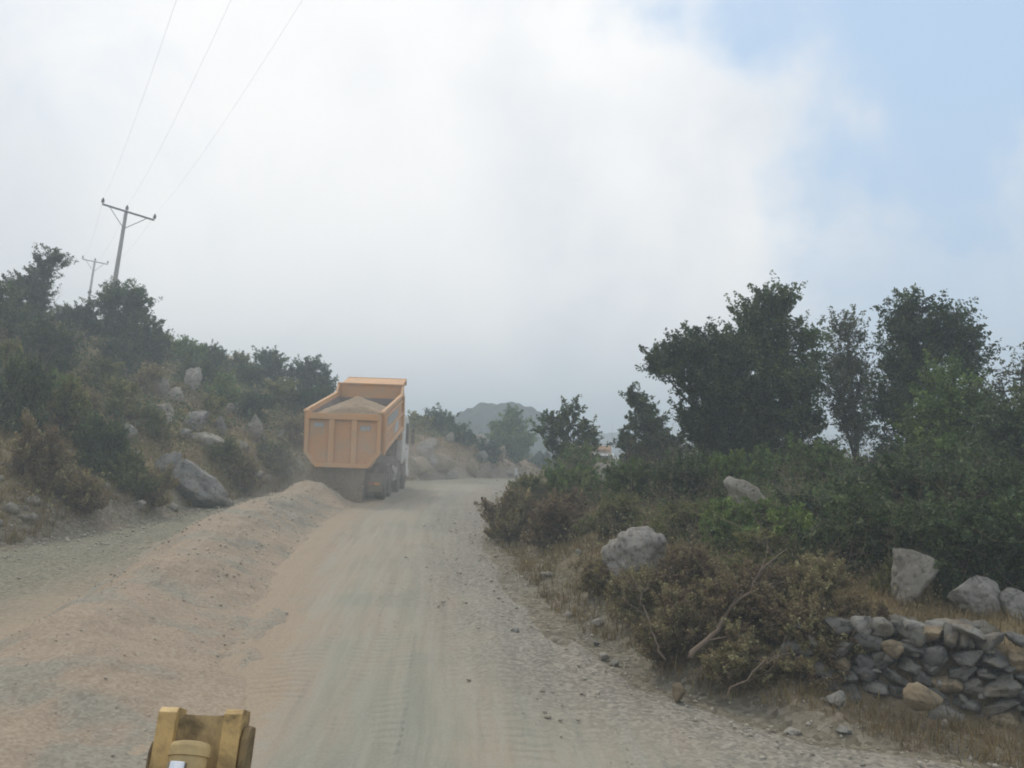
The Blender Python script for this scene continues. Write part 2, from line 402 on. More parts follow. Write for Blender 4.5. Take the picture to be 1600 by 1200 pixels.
def mat_road():
    m, nt, b = new_mat('crushed_stone_road'); co = objco(nt)
    u, v = attr(nt, 'across'), attr(nt, 'along')
    cx = nt.nodes.new('ShaderNodeCombineXYZ'); LK(nt, u, cx.inputs[0]); LK(nt, math_n(nt, 'MULTIPLY', v, .045), cx.inputs[1])
    streak = noise(nt, cx.outputs[0], 1.1, 5, .6, .3); fine = noise(nt, cx.outputs[0], 5.5, 4, .6)
    patch = noise(nt, co, .33, 5, .55, .5); peb = noise(nt, co, 38, 3, .7); peb2 = voro(nt, co, 26, 'F1', 'Color')
    f = math_n(nt, 'ADD', math_n(nt, 'MULTIPLY', streak, .6), math_n(nt, 'MULTIPLY', patch, .4))
    f = math_n(nt, 'ADD', f, maprange(nt, u, .9, -1.7, 0, .11))
    c = ramp(nt, f, [(.40, (.245, .247, .195)), (.465, (.275, .27, .205)), (.52, (.325, .285, .21)), (.59, (.355, .285, .205))])
    c = mixc(nt, maprange(nt, fine, .45, .62, 0, .5), c, (.36, .34, .28)); c = mixc(nt, maprange(nt, fine, .5, .36, 0, .4), c, (.22, .215, .17))
    c = mixc(nt, .32, c, mixc(nt, peb, (.10, .10, .085), (.5, .49, .43)))
    sp = maprange(nt, math_n(nt, 'ADD', attr(nt, 'spill'), math_n(nt, 'MULTIPLY', math_n(nt, 'SUBTRACT', math_n(nt, 'ADD', patch, noise(nt, co, 3.5, 6, .7)), 1.0), 1.3)), .3, .8)
    c = mixc(nt, math_n(nt, 'MULTIPLY', sp, .9), c, mixc(nt, peb, (.20, .16, .115), (.50, .40, .29)))
    # rough loose stone along the right-hand side
    e = attr(nt, 'edge')
    eg = maprange(nt, math_n(nt, 'ADD', e, math_n(nt, 'MULTIPLY', math_n(nt, 'SUBTRACT', patch, .5), 2.5)), .2, 2.6, 1, 0)
    rc = ramp(nt, peb2, [(.15, (.12, .11, .095)), (.5, (.225, .20, .165)), (.88, (.35, .32, .27))])
    c = mixc(nt, math_n(nt, 'MULTIPLY', eg, .75), c, rc)
    lg = maprange(nt, math_n(nt, 'ADD', attr(nt, 'ledge'), math_n(nt, 'MULTIPLY', math_n(nt, 'SUBTRACT', patch, .5), 4.0)), 4.6, 1.6, 0, .9)
    c = mixc(nt, lg, c, ramp(nt, peb2, [(.15, (.10, .10, .07)), (.5, (.185, .18, .13)), (.88, (.28, .27, .205))]))
    LK(nt, c, b.inputs['Base Color']); b.inputs['Roughness'].default_value = .95
    # cross ripples of tyre lugs, only inside the wheel tracks
    wv = nt.nodes.new('ShaderNodeTexWave'); wv.wave_type = 'BANDS'; wv.bands_direction = 'Y'
    wv.inputs['Scale'].default_value = 1.75; wv.inputs['Distortion'].default_value = 3.6; wv.inputs['Detail'].default_value = 3
    wv.inputs['Detail Scale'].default_value = 2.2; LK(nt, co, wv.inputs['Vector'])
    msk = maprange(nt, noise(nt, cx.outputs[0], 1.9, 3, .5), .47, .58)
    msk = math_n(nt, 'MULTIPLY', msk, maprange(nt, noise(nt, co, .6, 3), .4, .6))
    rip = math_n(nt, 'MULTIPLY', wv.outputs['Fac'], msk)
    p = bump(nt, None, rip, .55, .04); p = bump(nt, None, streak, .6, .14, p); p = bump(nt, None, fine, .4, .05, p); p = bump(nt, None, peb2, .35, .012, p); bump(nt, b, peb, .55, .012, p)
    return m
def mat_gravel(name, tan, grey, k=1.):
    m, nt, b = new_mat(name); co = objco(nt)
    f = noise(nt, co, .7, 5, .6, .5); g = noise(nt, co, 45, 3, .75); vo = voro(nt, co, 34, 'F1', 'Color')
    f = math_n(nt, 'SUBTRACT', f, math_n(nt, 'MULTIPLY', attr(nt, 'rim'), .22))
    c = ramp(nt, f, [(.40, grey), (.5, tan), (.66, tuple(min(1, x * 1.12) for x in tan))])
    c = mixc(nt, .38, c, mixc(nt, vo, tuple(x * .3 for x in tan), tuple(min(1, x * 1.5) for x in grey)))
    LK(nt, c, b.inputs['Base Color']); b.inputs['Roughness'].default_value = .97
    p = bump(nt, None, noise(nt, co, 5, 5, .65), .6, .06); p = bump(nt, None, vo, .45, .015, p); bump(nt, b, g, .5, .012, p)
    return m
GROUND, ROAD = mat_ground(), mat_road()
GRAV = mat_gravel('tan_gravel', (.37, .285, .205), (.285, .265, .215))

# ------------------------------------------------------------------ ground sheet (polar grid, dense where the road is)
rr = np.concatenate([[0.0], np.exp(np.linspace(math.log(1.2), math.log(1500), 520))])
aa = np.concatenate([np.linspace(-62, 58, 620), np.linspace(58, 298, 90)[1:-1]])
aa = np.radians(aa)
A_, R_ = np.meshgrid(aa, rr)
X_, Y_ = R_ * np.sin(A_), R_ * np.cos(A_)
Z_ = ground_z(X_, Y_)
dl, dr = edges(X_, Y_)
Z_ = Z_ - np.where(((dl + dr) <= 0) & (Y_ > -28) & (Y_ < 80) & (X_ < 15), .35 * sstep(np.minimum(pdist(X_, Y_, PL), pdist(X_, Y_, PR)), .25, .7), 0)
on = (dl + dr) <= 0
nA, nR = len(aa), len(rr)
idx = np.arange(nA * nR).reshape(nR, nA)
nxt = np.roll(idx, -1, axis=1)
Fg = np.stack([idx[:-1], nxt[:-1], nxt[1:], idx[1:]], -1).reshape(-1, 4)[:, ::-1]
g = np_mesh('ground', np.stack([X_, Y_, Z_], -1).reshape(-1, 3), Fg, GROUND, None, True, {'left': dl.ravel(), 'right': dr.ravel()})
tag(g, kind='structure')

# ------------------------------------------------------------------ road: its own sheet, sinking under the verge at ragged edges
def ruts(u):
    """u: metres left (-) or right (+) of the travelled line"""
    z = 0
    for c0, wd, dp in ((-1.0, .28, .035), (1.0, .28, .035), (-2.3, .3, .02), (.2, .25, .012), (2.2, .3, .018)):
        z = z - dp * np.exp(-((u - c0) / wd) ** 2) + dp * .55 * np.exp(-((u - c0 - wd * 1.7) / (wd * .6)) ** 2) + dp * .4 * np.exp(-((u - c0 + wd * 1.7) / (wd * .6)) ** 2)
    return z
ys = np.concatenate([np.linspace(-30, 2, 60)[:-1], np.linspace(2, 20, 220)[:-1], np.linspace(20, 60, 260)[:-1], np.linspace(60, 82, 60)])
tt = np.linspace(0, 1, 130)
Lx, Rx = _lx(ys), np.minimum(_rx(ys), 16.0)
# a curving road is swept between the two edge lines; past the crest they turn right together
Xr = Lx[:, None] * (1 - tt) + Rx[:, None] * tt + 0
over = 1.3
Xr = Xr + (tt - .5) * 2 * over * .9
Yr = np.repeat(ys[:, None], len(tt), 1)
# travelled line: where the machine drives
tlx = np.interp(ys, [-30, 0, 8, 16, 24, 32, 40, 48, 56, 64, 72, 82], [-3.0, -1.3, -1.5, -2.0, -2.6, -2.9, -2.6, -1.0, 2.2, 7.5, 13, 24])
U = Xr - tlx[:, None]
dl, dr = edges(Xr, Yr)
edge_n = .35 * fbm(Xr * .8, Yr * .8, 61, 3)
Zr = ground_z(Xr, Yr) + .035 + ruts(U + .12 * vn(Xr * 0, Yr * .25, 8)) * sstep(ys[:, None], -5, 3) + .012 * fbm(Xr * 2.2, Yr * 2.2, 70, 4)
out = dl + dr
onr = (out <= 0)
inner = np.where(onr, np.minimum(pdist(Xr, Yr, PL), pdist(Xr, Yr, PR)), 0)
Zr = np.where(onr, Zr - .035 * (1 - sstep(inner + edge_n, 0, .8)), ground_z(Xr, Yr) - .02 - .3 * sstep(out, 0, .5))
_rcx = np.interp(Yr, [-1, 4, 7.5, 10.3, 14, 18, 21.5, 25, 28.2, 30], [-4.35, -4.25, -4.35, -4.65, -5.05, -5.6, -5.9, -6.0, -5.95, -5.95]) + np.interp(Yr, [-1, 8, 16, 28, 30], [2.2, 2.1, 1.7, 1.4, 1.1])
spill = sstep(Xr - _rcx, .5 + .035 * Yr, -.2) * sstep(Yr, 33, 29)
ledge = np.where(onr, pdist(Xr, Yr, PL), 0)
redge = np.where(onr, pdist(Xr, Yr, PR), 0) * (1 + 0 * Xr)
n0, n1_ = Xr.shape
ii = np.arange(n0 * n1_).reshape(n0, n1_)
Fr = np.stack([ii[:-1, :-1], ii[:-1, 1:], ii[1:, 1:], ii[1:, :-1]], -1).reshape(-1, 4)
rd = np_mesh('road', np.stack([Xr, Yr, Zr], -1).reshape(-1, 3), Fr, ROAD, None, True,
             {'across': U.ravel(), 'along': Yr.ravel(), 'edge': redge.ravel(), 'ledge': ledge.ravel(), 'spill': spill.ravel()})
tag(rd, kind='structure')
def surf(x, y):
    """top of ground or road"""
    return gz(x, y) + .03

# ------------------------------------------------------------------ distant hills (behind the valley)
HILLM, nt, b = new_mat('distant_scrub'); co = objco(nt)
LK(nt, ramp(nt, noise(nt, co, .12, 7, .7), [(.35, (.018, .032, .028)), (.6, (.04, .06, .045)), (.75, (.13, .13, .11))]), b.inputs['Base Color'])
b.inputs['Roughness'].default_value = 1
def hill(name, cx, cy_, rx, ry, top, seed, label=None):
    n = 170; gx, gy = np.meshgrid(np.linspace(-1, 1, n), np.linspace(-1, 1, n))
    x, y = cx + gx * rx, cy_ + gy * ry
    rad = np.hypot(gx, gy)
    h = np.clip(1 - rad ** 2.3, 0, 1) ** .9
    h = h * (1 + .07 * fbm(gx * 2.2, gy * 2.2, seed, 4))
    base = ground_z(x, y) - 3
    z = base + h * (top - base.mean()) + sstep(h, .05, .2) * (1.0 * np.abs(fbm(x * .22, y * .22, seed + 5, 3)) + .9 * np.abs(vn(x * .6, y * .6, seed + 9)))
    k = np.arange(n * n).reshape(n, n)
    o = np_mesh(name, np.stack([x, y, z], -1).reshape(-1, 3), np.stack([k[:-1, :-1], k[:-1, 1:], k[1:, 1:], k[1:, :-1]], -1).reshape(-1, 4), HILLM, None, True)
    tag(o, kind='structure')
hill('hill', -1.6, 150, 16, 26, 9.4, 3)
hill('hill', 46, 300, 60, 50, 4.0, 11)
hill('hill', 125, 330, 90, 60, 2, 15)

# ------------------------------------------------------------------ foliage
def leaf_quads(cen, size, tint, rng, flat=.0, aspect=.5):
    """one small bent leaf (2 triangles meeting at the midrib) per centre"""
    n = len(cen)
    d = rng.normal(size=(n, 3)); d[:, 2] = d[:, 2] * (1 - flat) + flat * .2; d /= np.linalg.norm(d, axis=1)[:, None] + 1e-9
    e = rng.normal(size=(n, 3)); e -= d * (e * d).sum(1)[:, None]; e /= np.linalg.norm(e, axis=1)[:, None] + 1e-9
    nn = np.cross(d, e)
    s = (size * rng.uniform(.6, 1.35, n))[:, None]
    V = np.stack([cen - d * s * .5, cen + e * s * aspect * .5 + nn * s * .1, cen + d * s * .5, cen - e * s * aspect * .5 + nn * s * .1], 1)
    k = np.arange(n)[:, None] * 4
    Fq = np.concatenate([k + np.array([[0, 1, 2, 3]])], 0)
    return V.reshape(-1, 3), Fq, np.repeat(tint, 4)
def tube_np(P0, P1, r0, r1, seg=4):
    """many straight tapered twigs at once"""
    n = len(P0); t = P1 - P0; L = np.linalg.norm(t, axis=1)[:, None] + 1e-9; t = t / L
    ref = np.tile([[.3, .2, .93]], (n, 1)); u = np.cross(t, ref); u /= np.linalg.norm(u, axis=1)[:, None] + 1e-9; v = np.cross(t, u)
    V = np.zeros((n, 2, seg, 3))
    for k in range(seg):
        a = 2 * math.pi * k / seg; o = u * math.cos(a) + v * math.sin(a)
        V[:, 0, k] = P0 + o * np.reshape(r0, (-1, 1)); V[:, 1, k] = P1 + o * np.reshape(r1, (-1, 1))
    k = np.arange(n)[:, None, None] * 2 * seg; j = np.arange(seg)
    q = np.stack([j, (j + 1) % seg, seg + (j + 1) % seg, seg + j], -1)[None]
    return V.reshape(-1, 3), (k + q).reshape(-1, 4)
def crown_data(blobs, rng, leaf, per, clump, dens, shell=.45, lobes=4):
    """blobs: (x,y,z,rx,ry,rz). Returns leaf centres, tints, twig segments"""
    cen, tin, p0, p1 = [], [], [], []
    extra = []
    for (x, y, z, rx, ry, rz) in blobs:
        for k in range(lobes):
            dd = rng.normal(size=3); dd /= np.linalg.norm(dd); f = rng.uniform(.22, .42); g_ = rng.uniform(.75, 1.1)
            extra.append((x + dd[0] * rx * g_, y + dd[1] * ry * g_, max(.05, z + dd[2] * rz * g_), rx * f, ry * f, rz * f, x, y, z))
    for q_ in list(blobs) + extra:
        x, y, z, rx, ry, rz = q_[:6]; par = q_[6:9] if len(q_) > 6 else (x, y, z)
        vol = (rx * ry * rz) ** (1 / 3.)
        nc = max(4, int(dens * 1.7 * (vol / clump) ** 2.2))
        d = rng.normal(size=(nc, 3)); d /= np.linalg.norm(d, axis=1)[:, None]
        r = rng.uniform(shell, 1.0, nc) ** .8
        lump = 1 + .28 * vn3(d * 2.1 + rng.uniform(0, 50), 5)
        cc = np.array([x, y, z]) + d * (r * lump)[:, None] * np.array([rx, ry, rz])
        p0.append(np.tile([par], (nc, 1)).astype(float)); p1.append(cc)
        for c, rad, dd in zip(cc, clump * rng.uniform(.5, 1.2, nc), d):
            m = int(per * 2.6 * rng.uniform(.5, 1.4))
            ax = dd * np.array([.8, .8, .4]) + np.array([0, 0, .55]) + rng.normal(0, .35, 3); ax /= np.linalg.norm(ax)
            u = rng.normal(size=(m, 3)); u /= np.linalg.norm(u, axis=1)[:, None]
            t = rng.uniform(-.9, 1.5, m)
            q = u * (rng.random(m) ** .5 * (.75 - .33 * np.abs(t - .1)).clip(.12))[:, None] * rad * .85 + ax * (t * rad)[:, None]
            cen.append(c + q); tin.append(np.clip(rng.normal(.44, .16) + rng.normal(0, .2, m), 0, 1))
    return np.concatenate(cen), np.concatenate(tin), np.concatenate(p0), np.concatenate(p1)
def plant(name, base, blobs, mat, rng, label, cat, group=None, leaf=.07, per=26, clump=.3, dens=3.2, trunk_r=.09, lean=0., shell=.45,
          stems=1, crown_name='crown', trunk_name='trunk', bare=0, aspect=.5):
    """blobs relative to the base point"""
    root = empty(name, base, 0, label, cat, group)
    cen, tin, p0, p1 = crown_data(blobs, rng, leaf, per, clump, dens, shell)
    V, Fq, T = leaf_quads(cen, leaf, tin, rng, aspect=aspect)
    np_mesh(crown_name, V, Fq, mat, root, False, {'tint': T})
    # trunk, limbs, twigs in one woody mesh
    mb = MB(); hb = sorted(blobs, key=lambda q: q[2])
    top = hb[-1]
    for sidx in range(stems):
        ox = rng.uniform(-.02, .02) * (stems > 1)
        tx, ty, tz = (top if stems == 1 else hb[rng.integers(len(hb))])[:3]
        n = 7; P = []
        for i in range(n):
            t = i / (n - 1); P.append((ox + (tx - ox) * t ** 1.3 + rng.normal(0, .03) * tz * .3 * (0 < i), ty * t ** 1.3 + rng.normal(0, .02) * tz * .3 * (0 < i), -.15 + (tz + .15) * t))
        mb.tube(P, [trunk_r * .8 * (1 - .9 * i / (n - 1)) * (1.35 if i == 0 else 1) for i in range(n)], 7)
        if sidx == 0: TP = P
    for (x, y, z, rx, ry, rz) in blobs:
        t = max(.12, min(.85, (z - rz * .8) / max(tz, .1) * .75)); q = TP[int(t * (len(TP) - 1))]
        mid = ((q[0] + x) / 2 + rng.normal(0, .05), (q[1] + y) / 2 + rng.normal(0, .05), (q[2] + z) / 2 - .05 * rx)
        mb.tube([q, mid, (x, y, z)], [trunk_r * .32, trunk_r * .2, trunk_r * .08], 5)
        if rz > .35:
            for k in range(5):
                d = rng.normal(size=3); d /= np.linalg.norm(d); d[2] = abs(d[2])
                mb.tube([(x, y, z - rz * .4), (x + d[0] * rx * .8, y + d[1] * ry * .8, z - rz * .2 + d[2] * rz)], [trunk_r * .18, .006], 4, False)
    tv, tf = tube_np(p0, p1, np.full(len(p0), .012), np.full(len(p0), .004), 3)
    mb.add(tv.tolist(), tf.tolist())
    mb.build(trunk_name, TWIG if bare else BARK, root, smooth=True)
    return root

def tree_px(name, bpx, Y, blobs, mat, seed, label, cat='tree', group=None, sink=0., **kw):
    """a tree standing on the ground at distance Y; blobs as seen (px, py, rx, ry)"""
    rng = np.random.default_rng(seed)
    if group == TG: kw['dens'] = kw['dens'] * 1.45; blobs = [(q[0], q[1], q[2] * 1.04, q[3] * 1.02) for q in blobs]
    b = at(bpx, 760, Y); b[2] = gz(b[0], b[1]) - sink
    k = Y / F; out = []
    for q in blobs:
        px, py, rx, ry = q[:4]; dy = (q[4] if len(q) > 4 else rng.uniform(-.5, .5) * rx * k)
        p = at(px, py, Y + dy) - b
        out.append((p[0], p[1], max(p[2], ry * k * .6), rx * k, rx * k * .85, ry * k))
    return plant(name, b, out, mat, rng, label, cat, group, **kw)

# ================================================================== RIGHT SIDE TREES
TG = 'evergreen oaks on the right bank'
T = tree_px
T('oak_tree', 1185, 21, [(1205, 478, 34, 40), (1180, 520, 42, 40), (1225, 545, 52, 50), (1165, 600, 55, 50), (1235, 625, 50, 55), (1190, 690, 62, 55), (1250, 700, 40, 50), (1150, 560, 22, 28), (1150, 655, 45, 50), (1248, 600, 32, 40)],
  OAK, 11, 'tallest dark evergreen oak of the right bank, its crown narrowing to a pointed top', group=TG, leaf=.085, per=30, clump=.30, dens=4.2, trunk_r=.16)
T('oak_tree', 1115, 20.5, [(1048, 562, 28, 20), (1085, 548, 34, 24), (1095, 590, 42, 34), (1125, 600, 40, 45), (1100, 655, 34, 34), (1128, 690, 42, 42), (1030, 575, 12, 12), (1120, 550, 30, 30), (1108, 730, 34, 35)],
  OAK, 12, 'dark oak with a long limb reaching left over open sky', group=TG, leaf=.085, per=30, clump=.27, dens=4.0, trunk_r=.12)
T('oak_tree', 1343, 22, [(1325, 525, 26, 26), (1320, 560, 34, 32), (1342, 600, 34, 34), (1315, 620, 28, 36), (1345, 660, 28, 34), (1318, 660, 22, 20)],
  OAKPALE, 13, 'slender pale oak with a thin crown between the two tall dark oaks', group=TG, leaf=.075, per=20, clump=.26, dens=3.4, trunk_r=.11)
T('oak_tree', 1420, 20, [(1418, 492, 28, 28), (1455, 520, 42, 34), (1490, 530, 38, 34), (1515, 565, 28, 30), (1415, 545, 38, 40), (1450, 590, 46, 42), (1395, 610, 28, 38), (1415, 665, 40, 46), (1400, 730, 34, 45)],
  OAK, 14, 'tall dark oak with a broad rounded top, second tallest on the right bank', group=TG, leaf=.085, per=30, clump=.30, dens=4.0, trunk_r=.14)
T('oak_tree', 1490, 18, [(1487, 605, 40, 36), (1465, 660, 48, 44), (1520, 660, 48, 44), (1490, 735, 62, 50), (1450, 720, 40, 40), (1535, 730, 45, 50)],
  GREEN, 15, 'mid green bushy oak in front of the broad-topped tall oak', group=TG, leaf=.08, per=30, clump=.28, dens=4.0, trunk_r=.12)
T('oak_tree', 1598, 17, [(1596, 585, 36, 28), (1570, 612, 26, 24)], OAKPALE, 16,
  'sparse pale oak with yellowish outer twigs, cut by the right edge of the photo', group=TG, leaf=.07, per=14, clump=.28, dens=2.6, trunk_r=.09)
T('oak_tree', 1585, 16, [(1580, 665, 40, 44), (1610, 700, 50, 60), (1560, 740, 46, 50), (1600, 800, 60, 60), (1650, 660, 50, 60)], OAK, 17,
  'dark low oak filling the right edge above the boulders', group=TG, leaf=.08, per=30, clump=.28, dens=4.2, trunk_r=.12)
T('oak_tree', 1520, 15, [(1520, 800, 50, 44), (1480, 850, 46, 36), (1560, 860, 52, 40), (1600, 880, 40, 34)], OAK, 18,
  'very dark low oak right behind the boulders near the stone wall', group=TG, leaf=.075, per=30, clump=.24, dens=4.4, trunk_r=.10)
T('oak_tree', 1290, 19, [(1285, 750, 38, 36), (1245, 785, 50, 36), (1300, 810, 44, 34), (1200, 800, 30, 30)], GREEN, 19,
  'light green leafy young oak at the foot of the tallest oak', group=TG, leaf=.075, per=28, clump=.25, dens=4.0, trunk_r=.07)
T('oak_tree', 1390, 17.5, [(1345, 770, 30, 34), (1385, 790, 42, 42), (1430, 810, 42, 40), (1370, 840, 44, 30)], OAK, 20,
  'low dark oak below the slender pale oak, above the tall pale boulder', group=TG, leaf=.075, per=30, clump=.25, dens=4.2, trunk_r=.08)
T('oak_tree', 1150, 21, [(1140, 745, 34, 30), (1175, 765, 34, 26), (1105, 760, 26, 22)], OAK, 21,
  'low dark oak under the limb that reaches left, behind the sloping slab rock', group=TG, leaf=.08, per=30, clump=.26, dens=4.0, trunk_r=.08)
X = [(1250, 884, [(1228, 838, 40, 30), (1275, 850, 40, 28)], GREEN, 'low yellow-green young oak beside the sloping slab rock'),
 (1335, 905, [(1310, 855, 44, 34), (1358, 865, 36, 30), (1335, 815, 40, 34)], OAK, 'dark green low oak left of the tall pale boulder'),
 (1425, 888, [(1400, 835, 50, 40), (1455, 825, 50, 44), (1490, 850, 34, 30)], OAK, 'dark low oak directly behind the tall pale boulder'),
 (1510, 925, [(1490, 885, 36, 34), (1535, 885, 44, 32), (1512, 835, 50, 40)], OAK, 'dark low oak spreading over the cracked boulder'),
 (1600, 930, [(1585, 890, 46, 36), (1640, 890, 46, 36), (1610, 835, 56, 44)], OAK, 'dark low oak over the boulder cut by the right edge'),
 (1400, 850, [(1350, 780, 46, 40), (1405, 775, 50, 46), (1460, 785, 50, 44)], OAK, 'dark oak thicket below the mid green bushy oak'),
 (1560, 855, [(1530, 780, 50, 46), (1590, 775, 50, 46), (1620, 800, 40, 40)], OAK, 'dark oak thicket at the right edge under the sparse pale oak'),
 (1290, 846, [(1258, 810, 34, 24), (1296, 818, 30, 20)], OAK, 'dark thicket between the slab rock and the slender pale oak'),
 (1085, 800, [(1075, 742, 34, 28), (1050, 760, 30, 24), (1110, 755, 34, 30)], OAK, 'dark low oak between the cone-shaped oak and the limb reaching left')]
for i, (bx, by, bl, mt, lb) in enumerate(X):
    T('oak_tree', bx, G(bx, by)[1], bl, mt, 230 + i, lb, group=TG, leaf=.058, per=30, clump=.17, dens=3.6, trunk_r=.045, sink=.1)
# middle trees
T('oak_tree', 1022, 26, [(1008, 640, 14, 20), (1012, 668, 26, 22), (1022, 695, 36, 24), (1040, 722, 36, 24), (1012, 735, 34, 26), (976, 690, 12, 8), (992, 722, 24, 22), (990, 618, 7, 12)], OAK, 22,
  'small dark cone-shaped oak standing between the far truck and the tall oaks', leaf=.09, per=28, clump=.22, dens=4.0, trunk_r=.09)
T('oak_tree', 887, 30, [(890, 638, 14, 16), (868, 652, 20, 14), (892, 664, 26, 18), (862, 672, 22, 18), (920, 672, 16, 15), (868, 698, 18, 14), (895, 695, 32, 18), (926, 690, 9, 16), (893, 715, 26, 14)], OAK, 23,
  'small open-crowned oak standing alone by the road crest, left of the far dumper', leaf=.10, per=15, clump=.20, dens=1.7, trunk_r=.08)
T('shrub', 900, 28.5, [(885, 728, 24, 20), (912, 724, 24, 20), (900, 745, 30, 18)], GREEN, 24,
  'yellowish green shrub round the foot of the lone oak by the road crest', 'shrub', leaf=.09, per=26, clump=.25, dens=3.6, trunk_r=.04, stems=2)
T('willow_tree', 797, 63, [(795, 668, 28, 16), (790, 690, 36, 20), (812, 695, 26, 18), (800, 652, 7, 9), (798, 712, 26, 12)], GREEN, 25,
  'pale green rounded tree beyond the crest, in front of the distant hill', leaf=.16, per=26, clump=.45, dens=3.8, trunk_r=.12)
T('shrub', 850, 70, [(836, 733, 20, 13), (862, 736, 22, 12), (818, 738, 14, 10)], OAK, 26,
  'dark rounded shrub beyond the crest, right of the white marker post', 'shrub', leaf=.18, per=26, clump=.45, dens=3.6, trunk_r=.06, stems=2)

# ================================================================== TREES AND SHRUBS LEFT OF CENTRE, BEHIND THE ROCK CUTTING
CG = 'trees on top of the rock cutting past the dumper'
T('oak_tree', 690, 56, [(692, 655, 15, 12), (675, 665, 20, 14), (700, 678, 24, 18), (662, 684, 24, 18), (684, 700, 28, 15)], OAK, 31,
  'dark tree with a ragged double top on the cutting, right of the orange dumper', group=CG, leaf=.15, per=26, clump=.38, dens=3.6, trunk_r=.1)
T('oak_tree', 650, 55, [(648, 672, 16, 12), (640, 690, 22, 18), (655, 705, 20, 14)], OLIVE, 32,
  'brownish tree just right of the dumper body, lower than the tree with a double top', group=CG, leaf=.15, per=22, clump=.38, dens=3.2, trunk_r=.08)
T('shrub', 716, 54.5, [(722, 688, 18, 14), (712, 705, 22, 14), (722, 722, 16, 12)], OAK, 33,
  'dark shrub on the rock cutting, between the double-topped tree and the pale outcrop', 'shrub', leaf=.14, per=24, clump=.34, dens=3.6, trunk_r=.05, stems=2)
T('shrub', 765, 55.5, [(762, 700, 13, 12), (766, 718, 12, 12)], OAK, 34,
  'small dark shrub growing down the face of the rock cutting, right of the pale outcrop', 'shrub', leaf=.14, per=24, clump=.32, dens=3.6, trunk_r=.05, stems=2)

# ================================================================== LEFT HILL
LGp = 'oaks on the crest of the left hill'
T('oak_tree', 40, 37, [(84, 404, 15, 12), (66, 418, 24, 18), (48, 442, 34, 20), (30, 455, 22, 16), (58, 462, 28, 20), (40, 492, 34, 24)], OAKPALE, 41,
  'greyish oak leaning right at the upper left, its top swept to a point', group=LGp, leaf=.10, per=24, clump=.3, dens=3.6, trunk_r=.11)
T('oak_tree', 8, 33, [(4, 462, 22, 26), (10, 510, 34, 30), (0, 560, 40, 34), (30, 545, 30, 26)], OAK, 42,
  'dark oak cut by the left edge of the photo, left of the leaning oak', group=LGp, leaf=.10, per=28, clump=.3, dens=3.8, trunk_r=.11)
T('oak_tree', 200, 41, [(190, 462, 30, 18), (215, 470, 22, 18), (165, 472, 20, 16), (200, 492, 38, 22), (178, 515, 34, 22), (222, 518, 30, 24)], OAK, 43,
  'round-topped dark oak hiding the foot of the nearer power pole', group=LGp, leaf=.105, per=28, clump=.3, dens=4.2, trunk_r=.12)
T('oak_tree', 115, 41, [(112, 490, 26, 16), (92, 508, 28, 18), (135, 505, 26, 18), (118, 530, 36, 18)], OAK, 44,
  'low dark oak in the dip between the leaning oak and the round-topped oak', group=LGp, leaf=.105, per=28, clump=.3, dens=4.0, trunk_r=.09)
T('oak_tree', 240, 43, [(236, 530, 24, 22), (250, 550, 22, 20), (215, 552, 28, 20)], OAK, 45,
  'dark oak bush stepping down right of the round-topped oak', group=LGp, leaf=.105, per=28, clump=.3, dens=4.0, trunk_r=.08)
T('oak_tree', 424, 51, [(420, 556, 17, 12), (410, 572, 22, 14), (432, 575, 16, 13), (420, 592, 24, 13)], OAK, 46,
  'small oak with a knobbly crown standing above the hillside scrub, left of the dumper', group=LGp, leaf=.12, per=26, clump=.32, dens=3.6, trunk_r=.09)
T('oak_tree', 488, 49, [(480, 572, 16, 12), (498, 588, 16, 16), (466, 590, 20, 15), (510, 604, 12, 12), (485, 608, 26, 16)], OAK, 47,
  'dark oak at the right end of the hill crest, just left of the dumper', group=LGp, leaf=.12, per=26, clump=.32, dens=4.0, trunk_r=.09)

